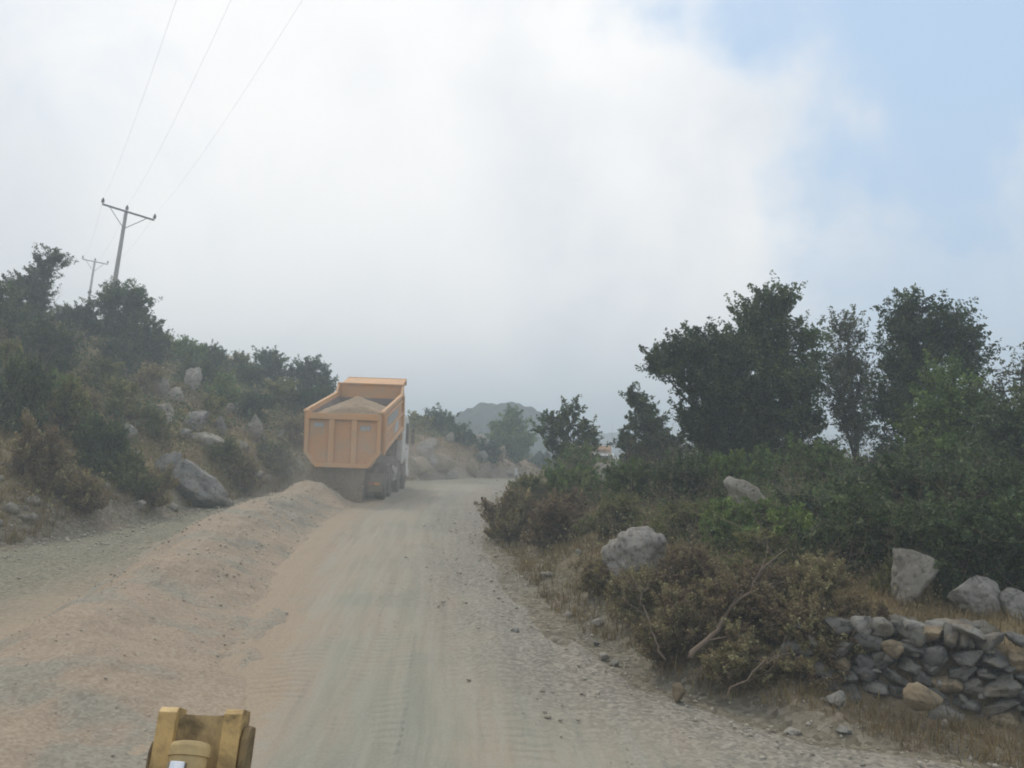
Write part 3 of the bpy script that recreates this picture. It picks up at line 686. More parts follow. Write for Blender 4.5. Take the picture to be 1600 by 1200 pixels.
# ================================================================== SHRUBS: one of each kind, then copies (px, base py, width, height as seen)
LS = [
  (60, 585, 90, 75, OAK, 'dark shrub below the leaning oak, at the upper left'),
  (20, 680, 100, 110, OAK, 'large dark shrub at the left edge, half way down the slope'),
  (95, 700, 90, 80, OLIVE, 'olive shrub left of the bare brown grass patch'),
  (150, 620, 80, 50, OLIVE, 'olive shrub above the pale stone scatter on the left slope'),
  (180, 590, 80, 50, OAK, 'dark shrub below the round-topped oak'),
  (185, 655, 70, 45, OLIVE, 'rounded olive shrub left of the pale stacked boulders'),
  (130, 665, 60, 50, BROWN, 'russet shrub beside the ochre grass patch on the left slope'),
  (285, 580, 60, 40, GREEN, 'green shrub first in the row stepping down the hill crest'),
  (325, 585, 60, 42, OAK, 'dark shrub second in the row stepping down the hill crest'),
  (365, 595, 60, 40, OLIVE, 'olive shrub third in the row stepping down the hill crest'),
  (390, 612, 50, 36, OAK, 'dark shrub beneath the small knobbly oak'),
  (300, 606, 70, 36, OAK, 'low dark shrub behind the pale stacked boulders'),
  (345, 640, 70, 44, GREEN, 'green shrub right of the pale stacked boulders'),
  (390, 665, 66, 44, OAK, 'dark rounded shrub above the leaning pale slab'),
  (330, 665, 60, 36, OLIVE, 'olive shrub between the two grey mid-slope boulders'),
  (440, 645, 70, 46, OLIVE, 'olive shrub below the hill-end oak, left of the dumper'),
  (490, 660, 60, 50, OAK, 'dark shrub right behind the left side of the dumper body'),
  (235, 690, 60, 40, OLIVE, 'yellowish shrub under the pale stacked boulders'),
  (150, 745, 90, 80, OAK, 'dark shrub in the middle of the left slope, left of the lone pale stone'),
  (60, 770, 100, 80, BROWN, 'dry brown shrub at the foot of the left slope, left edge of the photo'),
  (115, 800, 80, 50, BROWN, 'russet bramble at the foot of the slope above the stony verge'),
  (200, 775, 80, 60, OLIVE, 'olive bramble left of the big slanted grey slab'),
  (235, 795, 60, 44, BROWN, 'dry brown bramble hugging the left side of the big slanted slab'),
  (350, 740, 60, 40, OLIVE, 'olive shrub to the upper right of the big slanted slab'),
  (375, 768, 60, 44, BROWN, 'dry brown bramble right of the foot of the big slanted slab'),
  (425, 740, 60, 40, OLIVE, 'low olive shrub by the roadside left of the dumper'),
  (455, 700, 50, 36, BROWN, 'brown shrub left of the dumper tailgate'),
  (10, 600, 70, 60, OLIVE, 'olive shrub against the left edge below the edge oak'),
  (80, 640, 60, 46, GREEN, 'green shrub between the dark edge shrub and the russet shrub'),
  (225, 620, 50, 36, BROWN, 'brown shrub just left of the pale stacked boulders'),
]
RS = [
  (800, 850, 80, 75, BROWN, 'brown bramble at the bend where the bank meets the road'),
  (835, 810, 90, 60, OLIVE, 'olive bramble on the bank edge by the road crest'),
  (870, 860, 100, 80, BROWN, 'rusty brown bramble left of the big grey boulder'),
  (900, 800, 100, 60, GREEN, 'green bramble below the lone oak'),
  (960, 840, 100, 60, OLIVE, 'olive bramble behind the big grey boulder'),
  (990, 790, 90, 60, GREEN, 'green shrub below the small cone-shaped oak'),
  (1045, 790, 90, 60, OAK, 'dark shrub in front of the grey rock under the cone-shaped oak'),
  (1060, 850, 110, 60, OLIVE, 'straw and olive bramble right of the big grey boulder'),
  (1120, 800, 90, 80, GREEN, 'tall bright green shrub left of the sloping slab rock'),
  (1150, 860, 110, 70, GREEN, 'bright green shrub under the sloping slab rock'),
  (1230, 855, 100, 56, GREEN, 'yellow-green shrub right of the sloping slab rock'),
  (1200, 905, 110, 60, OLIVE, 'olive bramble with bare stalks above the fallen branch'),
  (1280, 900, 90, 60, OLIVE, 'olive shrub left of the pinkish earth bank'),
  (1350, 900, 80, 70, OAK, 'dark green shrub left of the tall pale boulder'),
  (1480, 940, 50, 60, OAK, 'dark shrub between the tall pale boulder and the cracked boulder'),
  (1395, 935, 50, 50, OLIVE, 'low olive shrub at the left foot of the tall pale boulder'),
  (1000, 975, 110, 70, BRAMB, 'leafy bramble in front of the big grey boulder'),
  (1090, 960, 130, 90, BRAMB, 'leafy bramble behind the fallen branch'),
  (1060, 1040, 150, 100, BRAMB, 'brown leafy bramble spilling over the verge, left of the yellowish stone'),
  (1180, 1010, 150, 100, BRAMB, 'thick bramble under the fallen branch'),
  (1290, 975, 130, 90, BRAMB, 'bramble with pale yellow-green leaves left of the stone wall'),
  (1160, 1080, 150, 80, BRAMB, 'dark bramble behind the yellowish stone on the verge'),
  (1280, 1070, 150, 110, BRAMB, 'large bramble smothering the left end of the stone wall'),
  (1345, 1010, 90, 60, BRAMB, 'small bramble climbing the left end of the stone wall top'),
  (950, 930, 90, 46, BROWN, 'low dry brown growth at the left foot of the big grey boulder'),
]

def shrub_proto(mat, seed, leaf, per, clump, dens, bare=0, spread=1.0):
    """unit shrub: 1 m wide, about 0.8 m high"""
    rng = np.random.default_rng(seed); B = []
    for k in range(7):
        a = k * 1.05 + rng.uniform(-.5, .5); r = rng.uniform(.12, .36) * (k > 0)
        B.append((r * math.cos(a) * spread, r * math.sin(a), rng.uniform(.15, .55) if k else .50, rng.uniform(.10, .24), rng.uniform(.10, .24), rng.uniform(.10, .26)))
    B.append((rng.uniform(-.1, .1), 0, .12, .40, .40, .12))
    o = plant('shrub', (0, 0, 0), B, mat, rng, None, 'shrub', leaf=leaf, per=per, clump=clump, dens=dens, trunk_r=.018, stems=4, shell=.35,
              crown_name='foliage', trunk_name='stem', bare=bare)
    return o
_protos = {}
def shrub(px, py, wd, ht, mat, label, grp, seed, near):
    ht *= 1.17 if near else 1.25
    rng = random.Random(seed)
    key = (mat.name, near, seed % 3)
    p = G(px, py - 4); k = p[1] / F
    W, Hh = wd * k, ht * k
    first = key not in _protos
    if first:
        lf = .034 if near else .055
        _protos[key] = shrub_proto(mat, len(_protos) * 7 + 3, (.027 if mat is BRAMB else lf) if near else .042, 32 if near else 24, .085 if near else .10, 5.2 if near else 4.2, mat in (BRAMB, BROWN))
    o = _protos[key] if first else copy_tree(_protos[key])
    o.location = (p[0], p[1] + W * .15, gz(p[0], p[1] + W * .15) - .05 * Hh)
    s = W * 1.12
    o.scale = (s, s * rng.uniform(.8, 1.05), max(Hh * 1.3, .5 * s)); o.rotation_euler = (0, 0, rng.uniform(0, 6.28))
    tag(o, label, 'shrub', grp)
for i, (px, py, wd, ht, m, lb) in enumerate(LS): shrub(px, py, wd, ht, m, lb, 'shrubs on the left slope', i, False)
for i, (px, py, wd, ht, m, lb) in enumerate(RS): shrub(px, py, wd, ht, m, lb, 'brambles and shrubs on the right bank', i, True)

# ================================================================== ROCKS
import bmesh
def ico(sub):
    bm = bmesh.new(); bmesh.ops.create_icosphere(bm, subdivisions=sub, radius=1)
    bm.verts.ensure_lookup_table(); V = np.array([v.co[:] for v in bm.verts]); Fs = np.array([[v.index for v in f.verts] for f in bm.faces]); bm.free(); return V, Fs
ICO = {k: ico(k) for k in (1, 2, 3, 4, 5)}
def rock_shape(rng, sub, cuts=9, rough=.16, boxy=.0):
    V, Fs = ICO[sub]; V = V.copy()
    if boxy:
        V = np.sign(V) * np.abs(V) ** (1 - boxy); 
    for k in range(cuts):
        n = rng.normal(size=3); n /= np.linalg.norm(n); c = rng.uniform(.42, .82)
        e = np.maximum(V @ n - c, 0); V = V - n[None] * e[:, None] * .92
    o = rng.uniform(0, 90)
    d = V / (np.linalg.norm(V, axis=1)[:, None] + 1e-9)
    V = V + d * (rough * .9 * vn3(V * 1.5 + o, 3) + rough * .35 * vn3(V * 3.7 + o, 4) + rough * .22 * vn3(V * 8 + o, 6) + rough * .14 * vn3(V * 17 + o, 12)
                 - rough * .55 * (1 - np.abs(vn3(V @ np.array([[1.3, .3, .2], [-.4, 1.2, .5], [.3, -.6, 3.2]]) + o, 8))) ** 6)[:, None]
    for k in range(4):
        n = rng.normal(size=3); n /= np.linalg.norm(n); c = rng.uniform(.5, .8); e = np.maximum(V @ n - c, 0); V = V - n[None] * e[:, None] * .8
    return V, Fs
def rock(px, py, wd, ht, mat, label, seed, group=None, sub=4, tilt=0., depth=.9, sinkf=.22, Y=None, name='rock', yaw=None, rough=.16, cuts=9, cat='rock'):
    rng = np.random.default_rng(seed + 100)
    p = G(px, py) if Y is None else at(px, py, Y)
    if group == LGk: wd, ht = wd * 1.18, ht * 1.22
    k = p[1] / F; W, Hh = wd * k, ht * k
    V, Fs = rock_shape(rng, sub, cuts, rough)
    V = V / np.abs(V).max(0) 
    V = V * np.array([W / 2, W / 2 * depth, Hh / (2 - sinkf * 2)])
    yw = rng.uniform(-.3, .3) if yaw is None else yaw
    Mx = np.array(Matrix.Rotation(tilt, 3, 'Y') @ Matrix.Rotation(yw, 3, 'Z')); V = V @ Mx.T
    V[:, 2] -= V[:, 2].min()
    o = np_mesh(name, V, Fs, mat, None, True)
    yy = p[1] + W * .3; o.location = (p[0], yy, (p[2] if Y is not None else min(gz(p[0], yy), p[2] + .25 * Hh)) - sinkf * Hh * 1.1)
    tag(o, label, cat, group); return o
LGk = 'limestone rocks on the left slope'; RGk = 'limestone rocks on the right bank'
rock(294, 794, 112, 58, LIME, 'big slanted grey slab at the foot of the left slope, largest rock there', 1, LGk, 5, tilt=R(38), depth=.75, sinkf=.14, rough=.17, cuts=12, yaw=.15)
rock(262, 745, 44, 36, LIME, 'grey block capping the upper left end of the big slanted slab', 2, LGk, 4, tilt=R(12))
rock(243, 622, 30, 34, PALE, 'left one of the pale stacked boulders under the hill crest', 3, LGk)
rock(300, 616, 28, 40, PALE, 'rightmost and tallest of the pale stacked boulders under the hill crest', 4, LGk, depth=.7)
rock(265, 632, 32, 26, PALE, 'low pale boulder wedged in front between the two stacked boulders', 5, LGk)
rock(262, 655, 22, 24, PALE, 'pale boulder one step below the stacked boulders', 6, LGk, 3)
rock(301, 672, 36, 24, LIME, 'grey boulder with a dark left side, in the middle of the left slope', 7, LGk)
rock(342, 684, 16, 26, LIME, 'narrow upright grey stone right of the mid-slope boulder', 8, LGk, 3)
rock(398, 694, 34, 38, PALE, 'leaning pale slab below the dark rounded shrub', 9, LGk, tilt=R(-20), depth=.5)
rock(440, 690, 26, 14, PALE, 'low whitish rock near the roadside, left of the dumper', 10, LGk, 3)
rock(418, 712, 15, 12, PALE, 'small pale stone standing alone left of the dumper tailgate', 11, LGk, 3)
rock(196, 690, 24, 22, LIME, 'ribbed grey rock left of the long outcrop', 12, LGk, 3)
rock(208, 722, 22, 14, PALE, 'lone pale stone right of the dark mid-slope shrub', 13, LGk, 3)
rock(250, 648, 22, 18, PALE, 'pale rock between the stacked boulders and the long grey outcrop', 101, LGk, 3)
rock(378, 706, 20, 14, PALE, 'pale rock by the roadside scrub, right of the leaning pale slab', 102, LGk, 3)
rock(212, 668, 20, 14, PALE, 'pale rock just above the ribbed grey rock', 103, LGk, 3)
rock(400, 748, 18, 12, PALE, 'pale rock at the road edge right of the brown bramble', 104, LGk, 3)
rock(345, 706, 26, 12, PALE, 'flat whitish rock at the right tip of the long flat outcrop', 105, LGk, 3)
rock(150, 600, 20, 12, PALE, 'whitish rock below the round-topped oak', 106, LGk, 3)
rock(60, 735, 18, 12, PALE, 'pale rock above the dry brown shrub at the left edge', 107, LGk, 3)
rock(285, 690, 22, 14, LIME, 'grey rock between the two long outcrops', 108, LGk, 3)
rock(460, 735, 24, 18, LIME, 'grey rock beside the road, nearest to the left side of the dumper', 109, LGk, 3)
rock(207, 736, 10, 12, PALE, 'small pale stone just below the lone pale stone', 14, LGk, 3)
rock(107, 720, 18, 13, OCHRE, 'yellowish flat stone in the dark scrub at the left', 15, LGk, 3, tilt=R(25))
rock(122, 604, 44, 11, PALE, 'whitish stone scatter high on the left slope', 16, LGk, 3)
rock(240, 672, 50, 18, PALE, 'long grey outcrop sloping down right, mid left slope', 17, LGk, 4, tilt=R(14))
rock(318, 700, 56, 16, PALE, 'long flat outcrop just above the big slanted slab', 18, LGk, 4, tilt=R(8))
rock(438, 630, 14, 14, PALE, 'small pale rock among the scrub below the hill-end oak', 19, LGk, 3)
rock(358, 650, 14, 16, PALE, 'small pale rock right of the green crest-slope shrub', 20, LGk, 3)
rock(98, 640, 22, 18, LIME, 'grey rock half hidden left of the russet shrub', 21, LGk, 3)
rock(268, 798, 16, 10, PALE, 'pale stone at the left foot of the big slanted slab', 22, LGk, 3)
rock(215, 797, 18, 12, PALE, 'pale stone on the verge below the olive bramble', 23, LGk, 3)
rock(241, 800, 9, 7, PALE, 'smallest of the pale stones along the verge below the slanted slab', 24, LGk, 2)
rock(417, 755, 12, 10, PALE, 'pale stone at the road edge beyond the gravel ridge', 25, LGk, 2)
rock(180, 640, 18, 12, PALE, 'pale stone above the ochre grass patch', 26, LGk, 3)
rock(515, 622, 16, 14, PALE, 'pale rock right against the upper left corner of the dumper body', 27, LGk, 3)
rock(447, 745, 18, 14, LIME, 'grey stone between the roadside shrub and the dumper', 28, LGk, 3)
# cutting right of the dumper
CK = 'rocks of the cutting right of the dumper'
rock(664, 722, 34, 34, PALE, 'brownish boulder on top of the rubble bank right of the dumper', 31, CK, Y=None)
rock(655, 748, 44, 30, OCHRE, 'broad brown boulder at the foot of the rubble bank beside the dumper', 32, CK)
rock(690, 745, 40, 30, OCHRE, 'brown boulder at the right end of the rubble bank', 33, CK)
rock(672, 733, 26, 20, LIME, 'grey-brown rock in the middle of the rubble bank', 34, CK, 3)
rock(644, 728, 18, 12, PALE, 'whitish stone on the rubble bank close to the dumper cab', 35, CK, 3)
rock(706, 750, 22, 14, LIME, 'low rock where the rubble bank meets the road', 36, CK, 3)
rock(745, 700, 34, 24, PALE, 'pale outcrop crowning the cutting in front of the distant hill', 37, CK, 4)
rock(752, 725, 22, 22, LIME, 'grey rock below the pale outcrop', 38, CK, 3)
rock(702, 690, 16, 16, PALE, 'pale rock left of the pale outcrop, under the double-topped tree', 39, CK, 3)
rock(783, 722, 16, 26, OCHRE, 'brown rock at the right end of the cutting', 40, CK, 3)
rock(735, 745, 24, 26, OCHRE, 'ochre rock face in the middle of the cutting by the road', 41, CK, 3)
rock(795, 744, 24, 8, PALE, 'pale flat stone on the ground left of the white marker post', 42, CK, 2)
# right bank
rock(1003, 912, 124, 82, LIME2, 'big grey boulder with a pale top, alone in the brambles right of the road', 51, RGk, 5, depth=.8, rough=.14, yaw=.2, tilt=R(6))
rock(1166, 806, 84, 50, PALE, 'sloping slab rock below the tall oaks, falling to the right', 52, RGk, 4, tilt=R(30), depth=.6)
rock(1072, 762, 38, 26, LIME, 'grey rock under the small cone-shaped oak', 53, RGk, 4)
rock(955, 758, 52, 32, LIME, 'dark grey rock right below the far truck', 54, RGk, 4)
rock(938, 745, 24, 20, PALE, 'pale rubble just left of the rock below the far truck', 55, RGk, 3)
rock(1430, 952, 84, 100, PALE, 'tall pale boulder behind the stone wall', 61, RGk, 5, depth=.6, sinkf=.1, yaw=.2, rough=.17, tilt=R(8), cuts=8)
rock(1310, 892, 60, 42, OCHRE, 'pinkish earth-stained rock left of the tall pale boulder', 57, RGk, 4)
rock(1535, 966, 88, 62, LIME2, 'cracked grey boulder right of the tall pale boulder', 58, RGk, 5, depth=.7, yaw=0)
rock(1600, 968, 56, 50, LIME2, 'grey boulder cut by the right edge, beside the cracked boulder', 59, RGk, 4)
rock(1500, 920, 50, 26, LIME, 'low grey rock in shade above the cracked boulder', 60, RGk, 4)
rock(1060, 1100, 27, 33, OCHRE, 'yellowish lumpy stone standing on the gravel verge', 61, 'stones on the right verge', 4, sinkf=.05, rough=.2)
rock(1477, 1141, 15, 15, PALE, 'small white stone at the foot of the stone wall', 62, 'stones on the right verge', 3, sinkf=.05)
rock(935, 981, 22, 13, PALE, 'pale flat stone on the verge left of the brambles', 63, 'stones on the right verge', 3, sinkf=.1)
rock(944, 1034, 18, 12, PALE, 'left one of two pale stones touching at the bramble edge', 64, 'stones on the right verge', 3, sinkf=.1)
rock(960, 1042, 16, 11, PALE, 'right one of two pale stones touching at the bramble edge', 65, 'stones on the right verge', 3, sinkf=.1)
rock(931, 1010, 13, 10, LIME, 'small grey stone just above the two touching pale stones', 66, 'stones on the right verge', 3, sinkf=.1)
rock(857, 903, 28, 8, PALE, 'flat pale stone on the verge by the brown bramble', 67, 'stones on the right verge', 3, sinkf=.1)
rock(890, 965, 14, 9, PALE, 'small pale stone on the verge between road and brown bramble', 68, 'stones on the right verge', 3, sinkf=.1)
rock(805, 992, 14, 10, LIME, 'grey stone lying loose on the road side, left of the verge stones', 69, 'stones on the right verge', 3, sinkf=.1)
rock(1240, 1150, 30, 9, PALE, 'flat pale stone at the grass edge, lower right', 70, 'stones on the right verge', 3, sinkf=.2)
rock(1322, 1150, 28, 11, LIME, 'flat grey stone at the grass edge below the wall end', 71, 'stones on the right verge', 3, sinkf=.2)
rock(1312, 1108, 34, 26, LIME, 'pointed grey stone in the bramble left of the stone wall', 72, 'stones on the right verge', 4, sinkf=.1)
rock(1120, 905, 30, 14, PALE, 'pale stone lying in the brambles right of the big grey boulder', 73, RGk, 3)
rock(905, 870, 12, 10, LIME, 'small grey stone in the rusty bramble', 74, RGk, 2)
rock(848, 757, 44, 11, PALE, 'low heap of pale rubble at the right of the road crest', 75, RGk, 4, depth=.5, rough=.35)

# ------------------------------------------------------------------ dry stone wall
def stone_wall():
    rng = np.random.default_rng(5)
    path = np.array([(2.75, 9.75), (3.3, 9.25), (4.6, 8.78), (6.2, 8.5), (8.2, 8.3), (12.2, 8.0)])
    seg = np.hypot(*np.diff(path, axis=0).T); cum = np.concatenate([[0], np.cumsum(seg)]); L = cum[-1]
    def pt(s): return np.array([np.interp(s, cum, path[:, 0]), np.interp(s, cum, path[:, 1])])
    Vs, Fs, mi, nv = [], [], [], 0
    def put(c, dims, ang, m, sub=3):
        nonlocal nv
        V, F_ = rock_shape(rng, sub, 10, .12, .25); V = V / np.abs(V).max(0)
        V = V * np.array(dims) / 2
        V = V @ np.array(Matrix.Rotation(ang, 3, 'Z') @ Matrix.Rotation(rng.uniform(-.35, .35), 3, 'Y') @ Matrix.Rotation(rng.uniform(-.2, .2), 3, 'X')).T + c
        Vs.append(V); Fs.append(F_ + nv); nv += len(V); mi.extend([m] * len(F_))
    def topz(s):
        return float(np.interp(s, [0, .4, 1.0, 1.8, 2.6, 3.6, 9], [.32, .56, .84, .88, .76, .74, .78]))
    for row in range(3):
        h0 = 0.0; course = 0
        while h0 < 1.0:
            ch = rng.uniform(.125, .175) * (1.3 if course == 0 else 1)
            s = rng.uniform(-.2, 0)
            while s < L:
                wd = rng.uniform(.16, .34) * (1.25 if course == 0 else 1)
                sc_ = np.clip(s + wd / 2, 0, L); p = pt(sc_); p2 = pt(min(sc_ + .05, L)); p1 = pt(max(sc_ - .05, 0)); a = math.atan2(*(p2 - p1)[::-1])
                n = np.array([-(p2 - p1)[1], (p2 - p1)[0]]); n /= np.linalg.norm(n) + 1e-9
                jit = rng.uniform(-.05, .05)
                z0 = gz(p[0] - n[0] * .25, p[1] - n[1] * .25) - .08
                if h0 + ch * .6 < topz(sc_) + rng.uniform(-.03, .06):
                    q = p + n * (.10 + row * .26 + h0 * .12 + jit)
                    mm = rng.choice([0, 0, 0, 0, 1, 1, 1, 0, 0, 1, 2, 2, 0, 1, 2, 3])
                    put(np.array([q[0], q[1], z0 + h0 + ch * .5 + rng.uniform(-.025, .025)]), (wd * 1.2, .36, ch * rng.uniform(1.15, 1.5)), a, mm, 4 if row == 0 else 2)
                    if row == 0 and rng.random() < .55: put(np.array([q[0] + rng.uniform(-.1, .1), q[1] - .06, z0 + h0 + ch * rng.uniform(-.1, 1.1)]), (rng.uniform(.07, .14), .14, rng.uniform(.05, .10)), a, rng.choice([0, 1, 2, 2]), 2)
                s += wd * .93
            h0 += ch * .93; course += 1
    for k in range(26):       # loose coping stones
        s = rng.uniform(.5, min(L, 6)); p = pt(s)
        z0 = gz(p[0], p[1] - .25) - .08 + topz(s)
        put(np.array([p[0] + rng.uniform(-.1, .1), p[1] + rng.uniform(.1, .75), z0 + rng.uniform(.02, .1)]), (rng.uniform(.18, .42), rng.uniform(.2, .34), rng.uniform(.09, .17)), rng.uniform(-.5, .5), rng.choice([0, 1, 2, 2]), 3)
    o = np_mesh('stone_wall', np.concatenate(Vs), np.concatenate(Fs), None, None, True, mats=[DARKR, DARKR2, LIME, OCHRE], midx=mi)
    tag(o, 'low dry stone wall of rounded grey stones at the lower right', 'stone wall')
stone_wall()
rock(1455, 1112, 66, 46, OCHRE, 'large yellowish round stone built into the foot of the stone wall', 81, None, 4, sinkf=.05, Y=8.35)

# ------------------------------------------------------------------ gravel ridge tipped along the road
def ridge():
    W = np.array([(-4.35, -1.0), (-4.25, 4), (-4.35, 7.5), (-4.65, 10.3), (-5.05, 14), (-5.6, 18), (-5.9, 21.5), (-6.0, 25), (-5.95, 28.2)])
    yv = np.linspace(-1.5, 30.2, 560); tv = np.linspace(-1, 1, 110)
    cx = np.interp(yv, W[:, 1], W[:, 0]); cx = np.convolve(np.pad(cx, 20, 'edge'), np.ones(41) / 41, 'valid')
    hh = np.interp(yv, [-1.5, 4, 7.5, 10, 14, 20, 24, 26.2, 27.8, 28.6, 30.2], [.06, .16, .34, .50, .70, .80, .74, .70, .94, .80, -.1])
    hh = hh + .05 * vn(yv * .6, yv * 0, 3) + .02 * vn(yv * 2, yv * 0, 5)
    wl = np.interp(yv, [-1, 8, 12.5, 16.5, 22, 28, 30], [1.2, 1.15, 1.2, 1.45, 1.8, 1.6, 1.2]); wr = np.interp(yv, [-1, 8, 16, 28, 30], [2.3, 2.2, 1.8, 1.5, 1.2])
    Xs = cx[:, None] + np.where(tv < 0, tv * wl[:, None], tv * wr[:, None]); Ys = np.repeat(yv[:, None], len(tv), 1)
    Xs = Xs + .16 * fbm(Xs * .7, Ys * .7, 31, 3)
    a = np.abs(tv)[None] + .14 * fbm(Xs * .9, Ys * .8, 41, 4) * (np.abs(tv)[None] > .15)
    prof = np.clip(1 - a * 1.08, -1, 1); prof = np.where(prof > 0, prof ** 1.08, prof)
    cap = 1 - .18 * np.exp(-(a / .14) ** 2)
    z = ground_z(Xs, Ys) + .02 + hh[:, None] * np.where(prof > 0, prof * (1 - np.exp(-prof * 3.2)) * 1.04, prof) * cap + .085 * fbm(Xs * 1.5, Ys * 1.1, 33, 5) * np.clip(1.2 - a, 0, 1) + .015 * fbm(Xs * 6, Ys * 6, 35, 2)
    z = z + .05 * np.maximum(0, fbm(Xs * 3 + Ys * .4, Ys * .5, 37, 2)) * (a > .3)
    rim = 0 * Xs + .7 * sstep(Ys, 10, 7) * sstep(fbm(Xs * .7, Ys * .7, 47, 3), -.05, .2)
    # coarse stones lying on it and rolled to its foot
    rng = np.random.default_rng(77); n = 4000; iy = rng.integers(60, 540, n); iy = (iy ** 1.0).astype(int); jx = np.clip((rng.beta(1.1, 1.1, n) * 110).astype(int), 2, 107)
    V0, F0 = ICO[1]; rr2 = Ys[iy, jx]; sz = (.004 + .018 * rng.random(n) ** 5) * np.clip(rr2 / 10, .8, 1.8)
    Vg = V0[None] * rng.uniform(.6, 1.2, (n, len(V0), 1)) * sz[:, None, None] * rng.uniform(.7, 1.2, (n, 1, 3))
    Vg = Vg + np.stack([Xs[iy, jx] + rng.normal(0, .02, n), Ys[iy, jx] + rng.normal(0, .03, n), z[iy, jx] + sz * .3], 1)[:, None]
    st = np_mesh('loose_stones', Vg.reshape(-1, 3), (np.arange(n)[:, None, None] * len(V0) + F0[None]).reshape(-1, 3), CHIP2)
    tag(st, 'coarser stones lying on the tan gravel ridge and rolled to its foot', 'gravel', kind='stuff')
    k = np.arange(Xs.size).reshape(Xs.shape)
    o = np_mesh('gravel_ridge', np.stack([Xs, Ys, z], -1).reshape(-1, 3), np.stack([k[:-1, :-1], k[:-1, 1:], k[1:, 1:], k[1:, :-1]], -1).reshape(-1, 4), GRAV, None, True, {'rim': rim.ravel()})
    tag(o, 'long ridge of tan gravel tipped along the left of the road behind the dumper', 'gravel pile')
ridge()

# ================================================================== DUMP TRUCK
ORANGE = mat_plain('orange_paint', (.66, .36, .16), .5, 0, (.50, .38, .26), 1.6, .7, .35)
ORANGE2 = mat_plain('orange_panel_paint', (.60, .32, .15), .55, 0, (.46, .35, .24), 1.3, .8, .3)
WORN = mat_plain('worn_steel', (.25, .215, .205), .75, 0, (.33, .28, .23), 2.2, .9)
CHASS = mat_plain('dusty_chassis', (.07, .066, .06), .7, 0, (.33, .30, .25), 1.8, .95)
TYRE = mat_plain('dusty_rubber', (.03, .03, .03), .85, 0, (.22, .20, .17), 3, .85)
WHITE = mat_plain('white_cab_paint', (.66, .66, .64), .4, 0, (.40, .37, .32), 1.8, .6, .4)
GLASS = mat_plain('dark_glass', (.03, .035, .04), .12, 0, spec=.6)
STEELG = mat_plain('grey_metal', (.32, .32, .31), .5, .5, (.28, .25, .20), 4, .7)
DECAL = mat_plain('pale_decal', (.50, .54, .56), .5, 0, (.40, .33, .26), 6, .5)
DECALB = mat_plain('blue_grey_decal', (.34, .36, .36), .5, 0, (.40, .33, .26), 6, .5)
REDL = mat_plain('red_lens', (.35, .03, .02), .3, 0, (.25, .2, .16), 6, .6)
AMBER = mat_plain('amber_lens', (.6, .25, .03), .3)
LENS = mat_plain('clear_lens', (.6, .6, .6), .15, .3)
FLAP = mat_plain('dusty_flap', (.16, .15, .125), .9, 0, (.30, .27, .21), 2, .9)
FLOOR, TOP, LEN, HW = 1.22, 2.88, 5.5, 1.25
HINGE = Vector((0, .6, 1.2)); TILT = R(8.6)
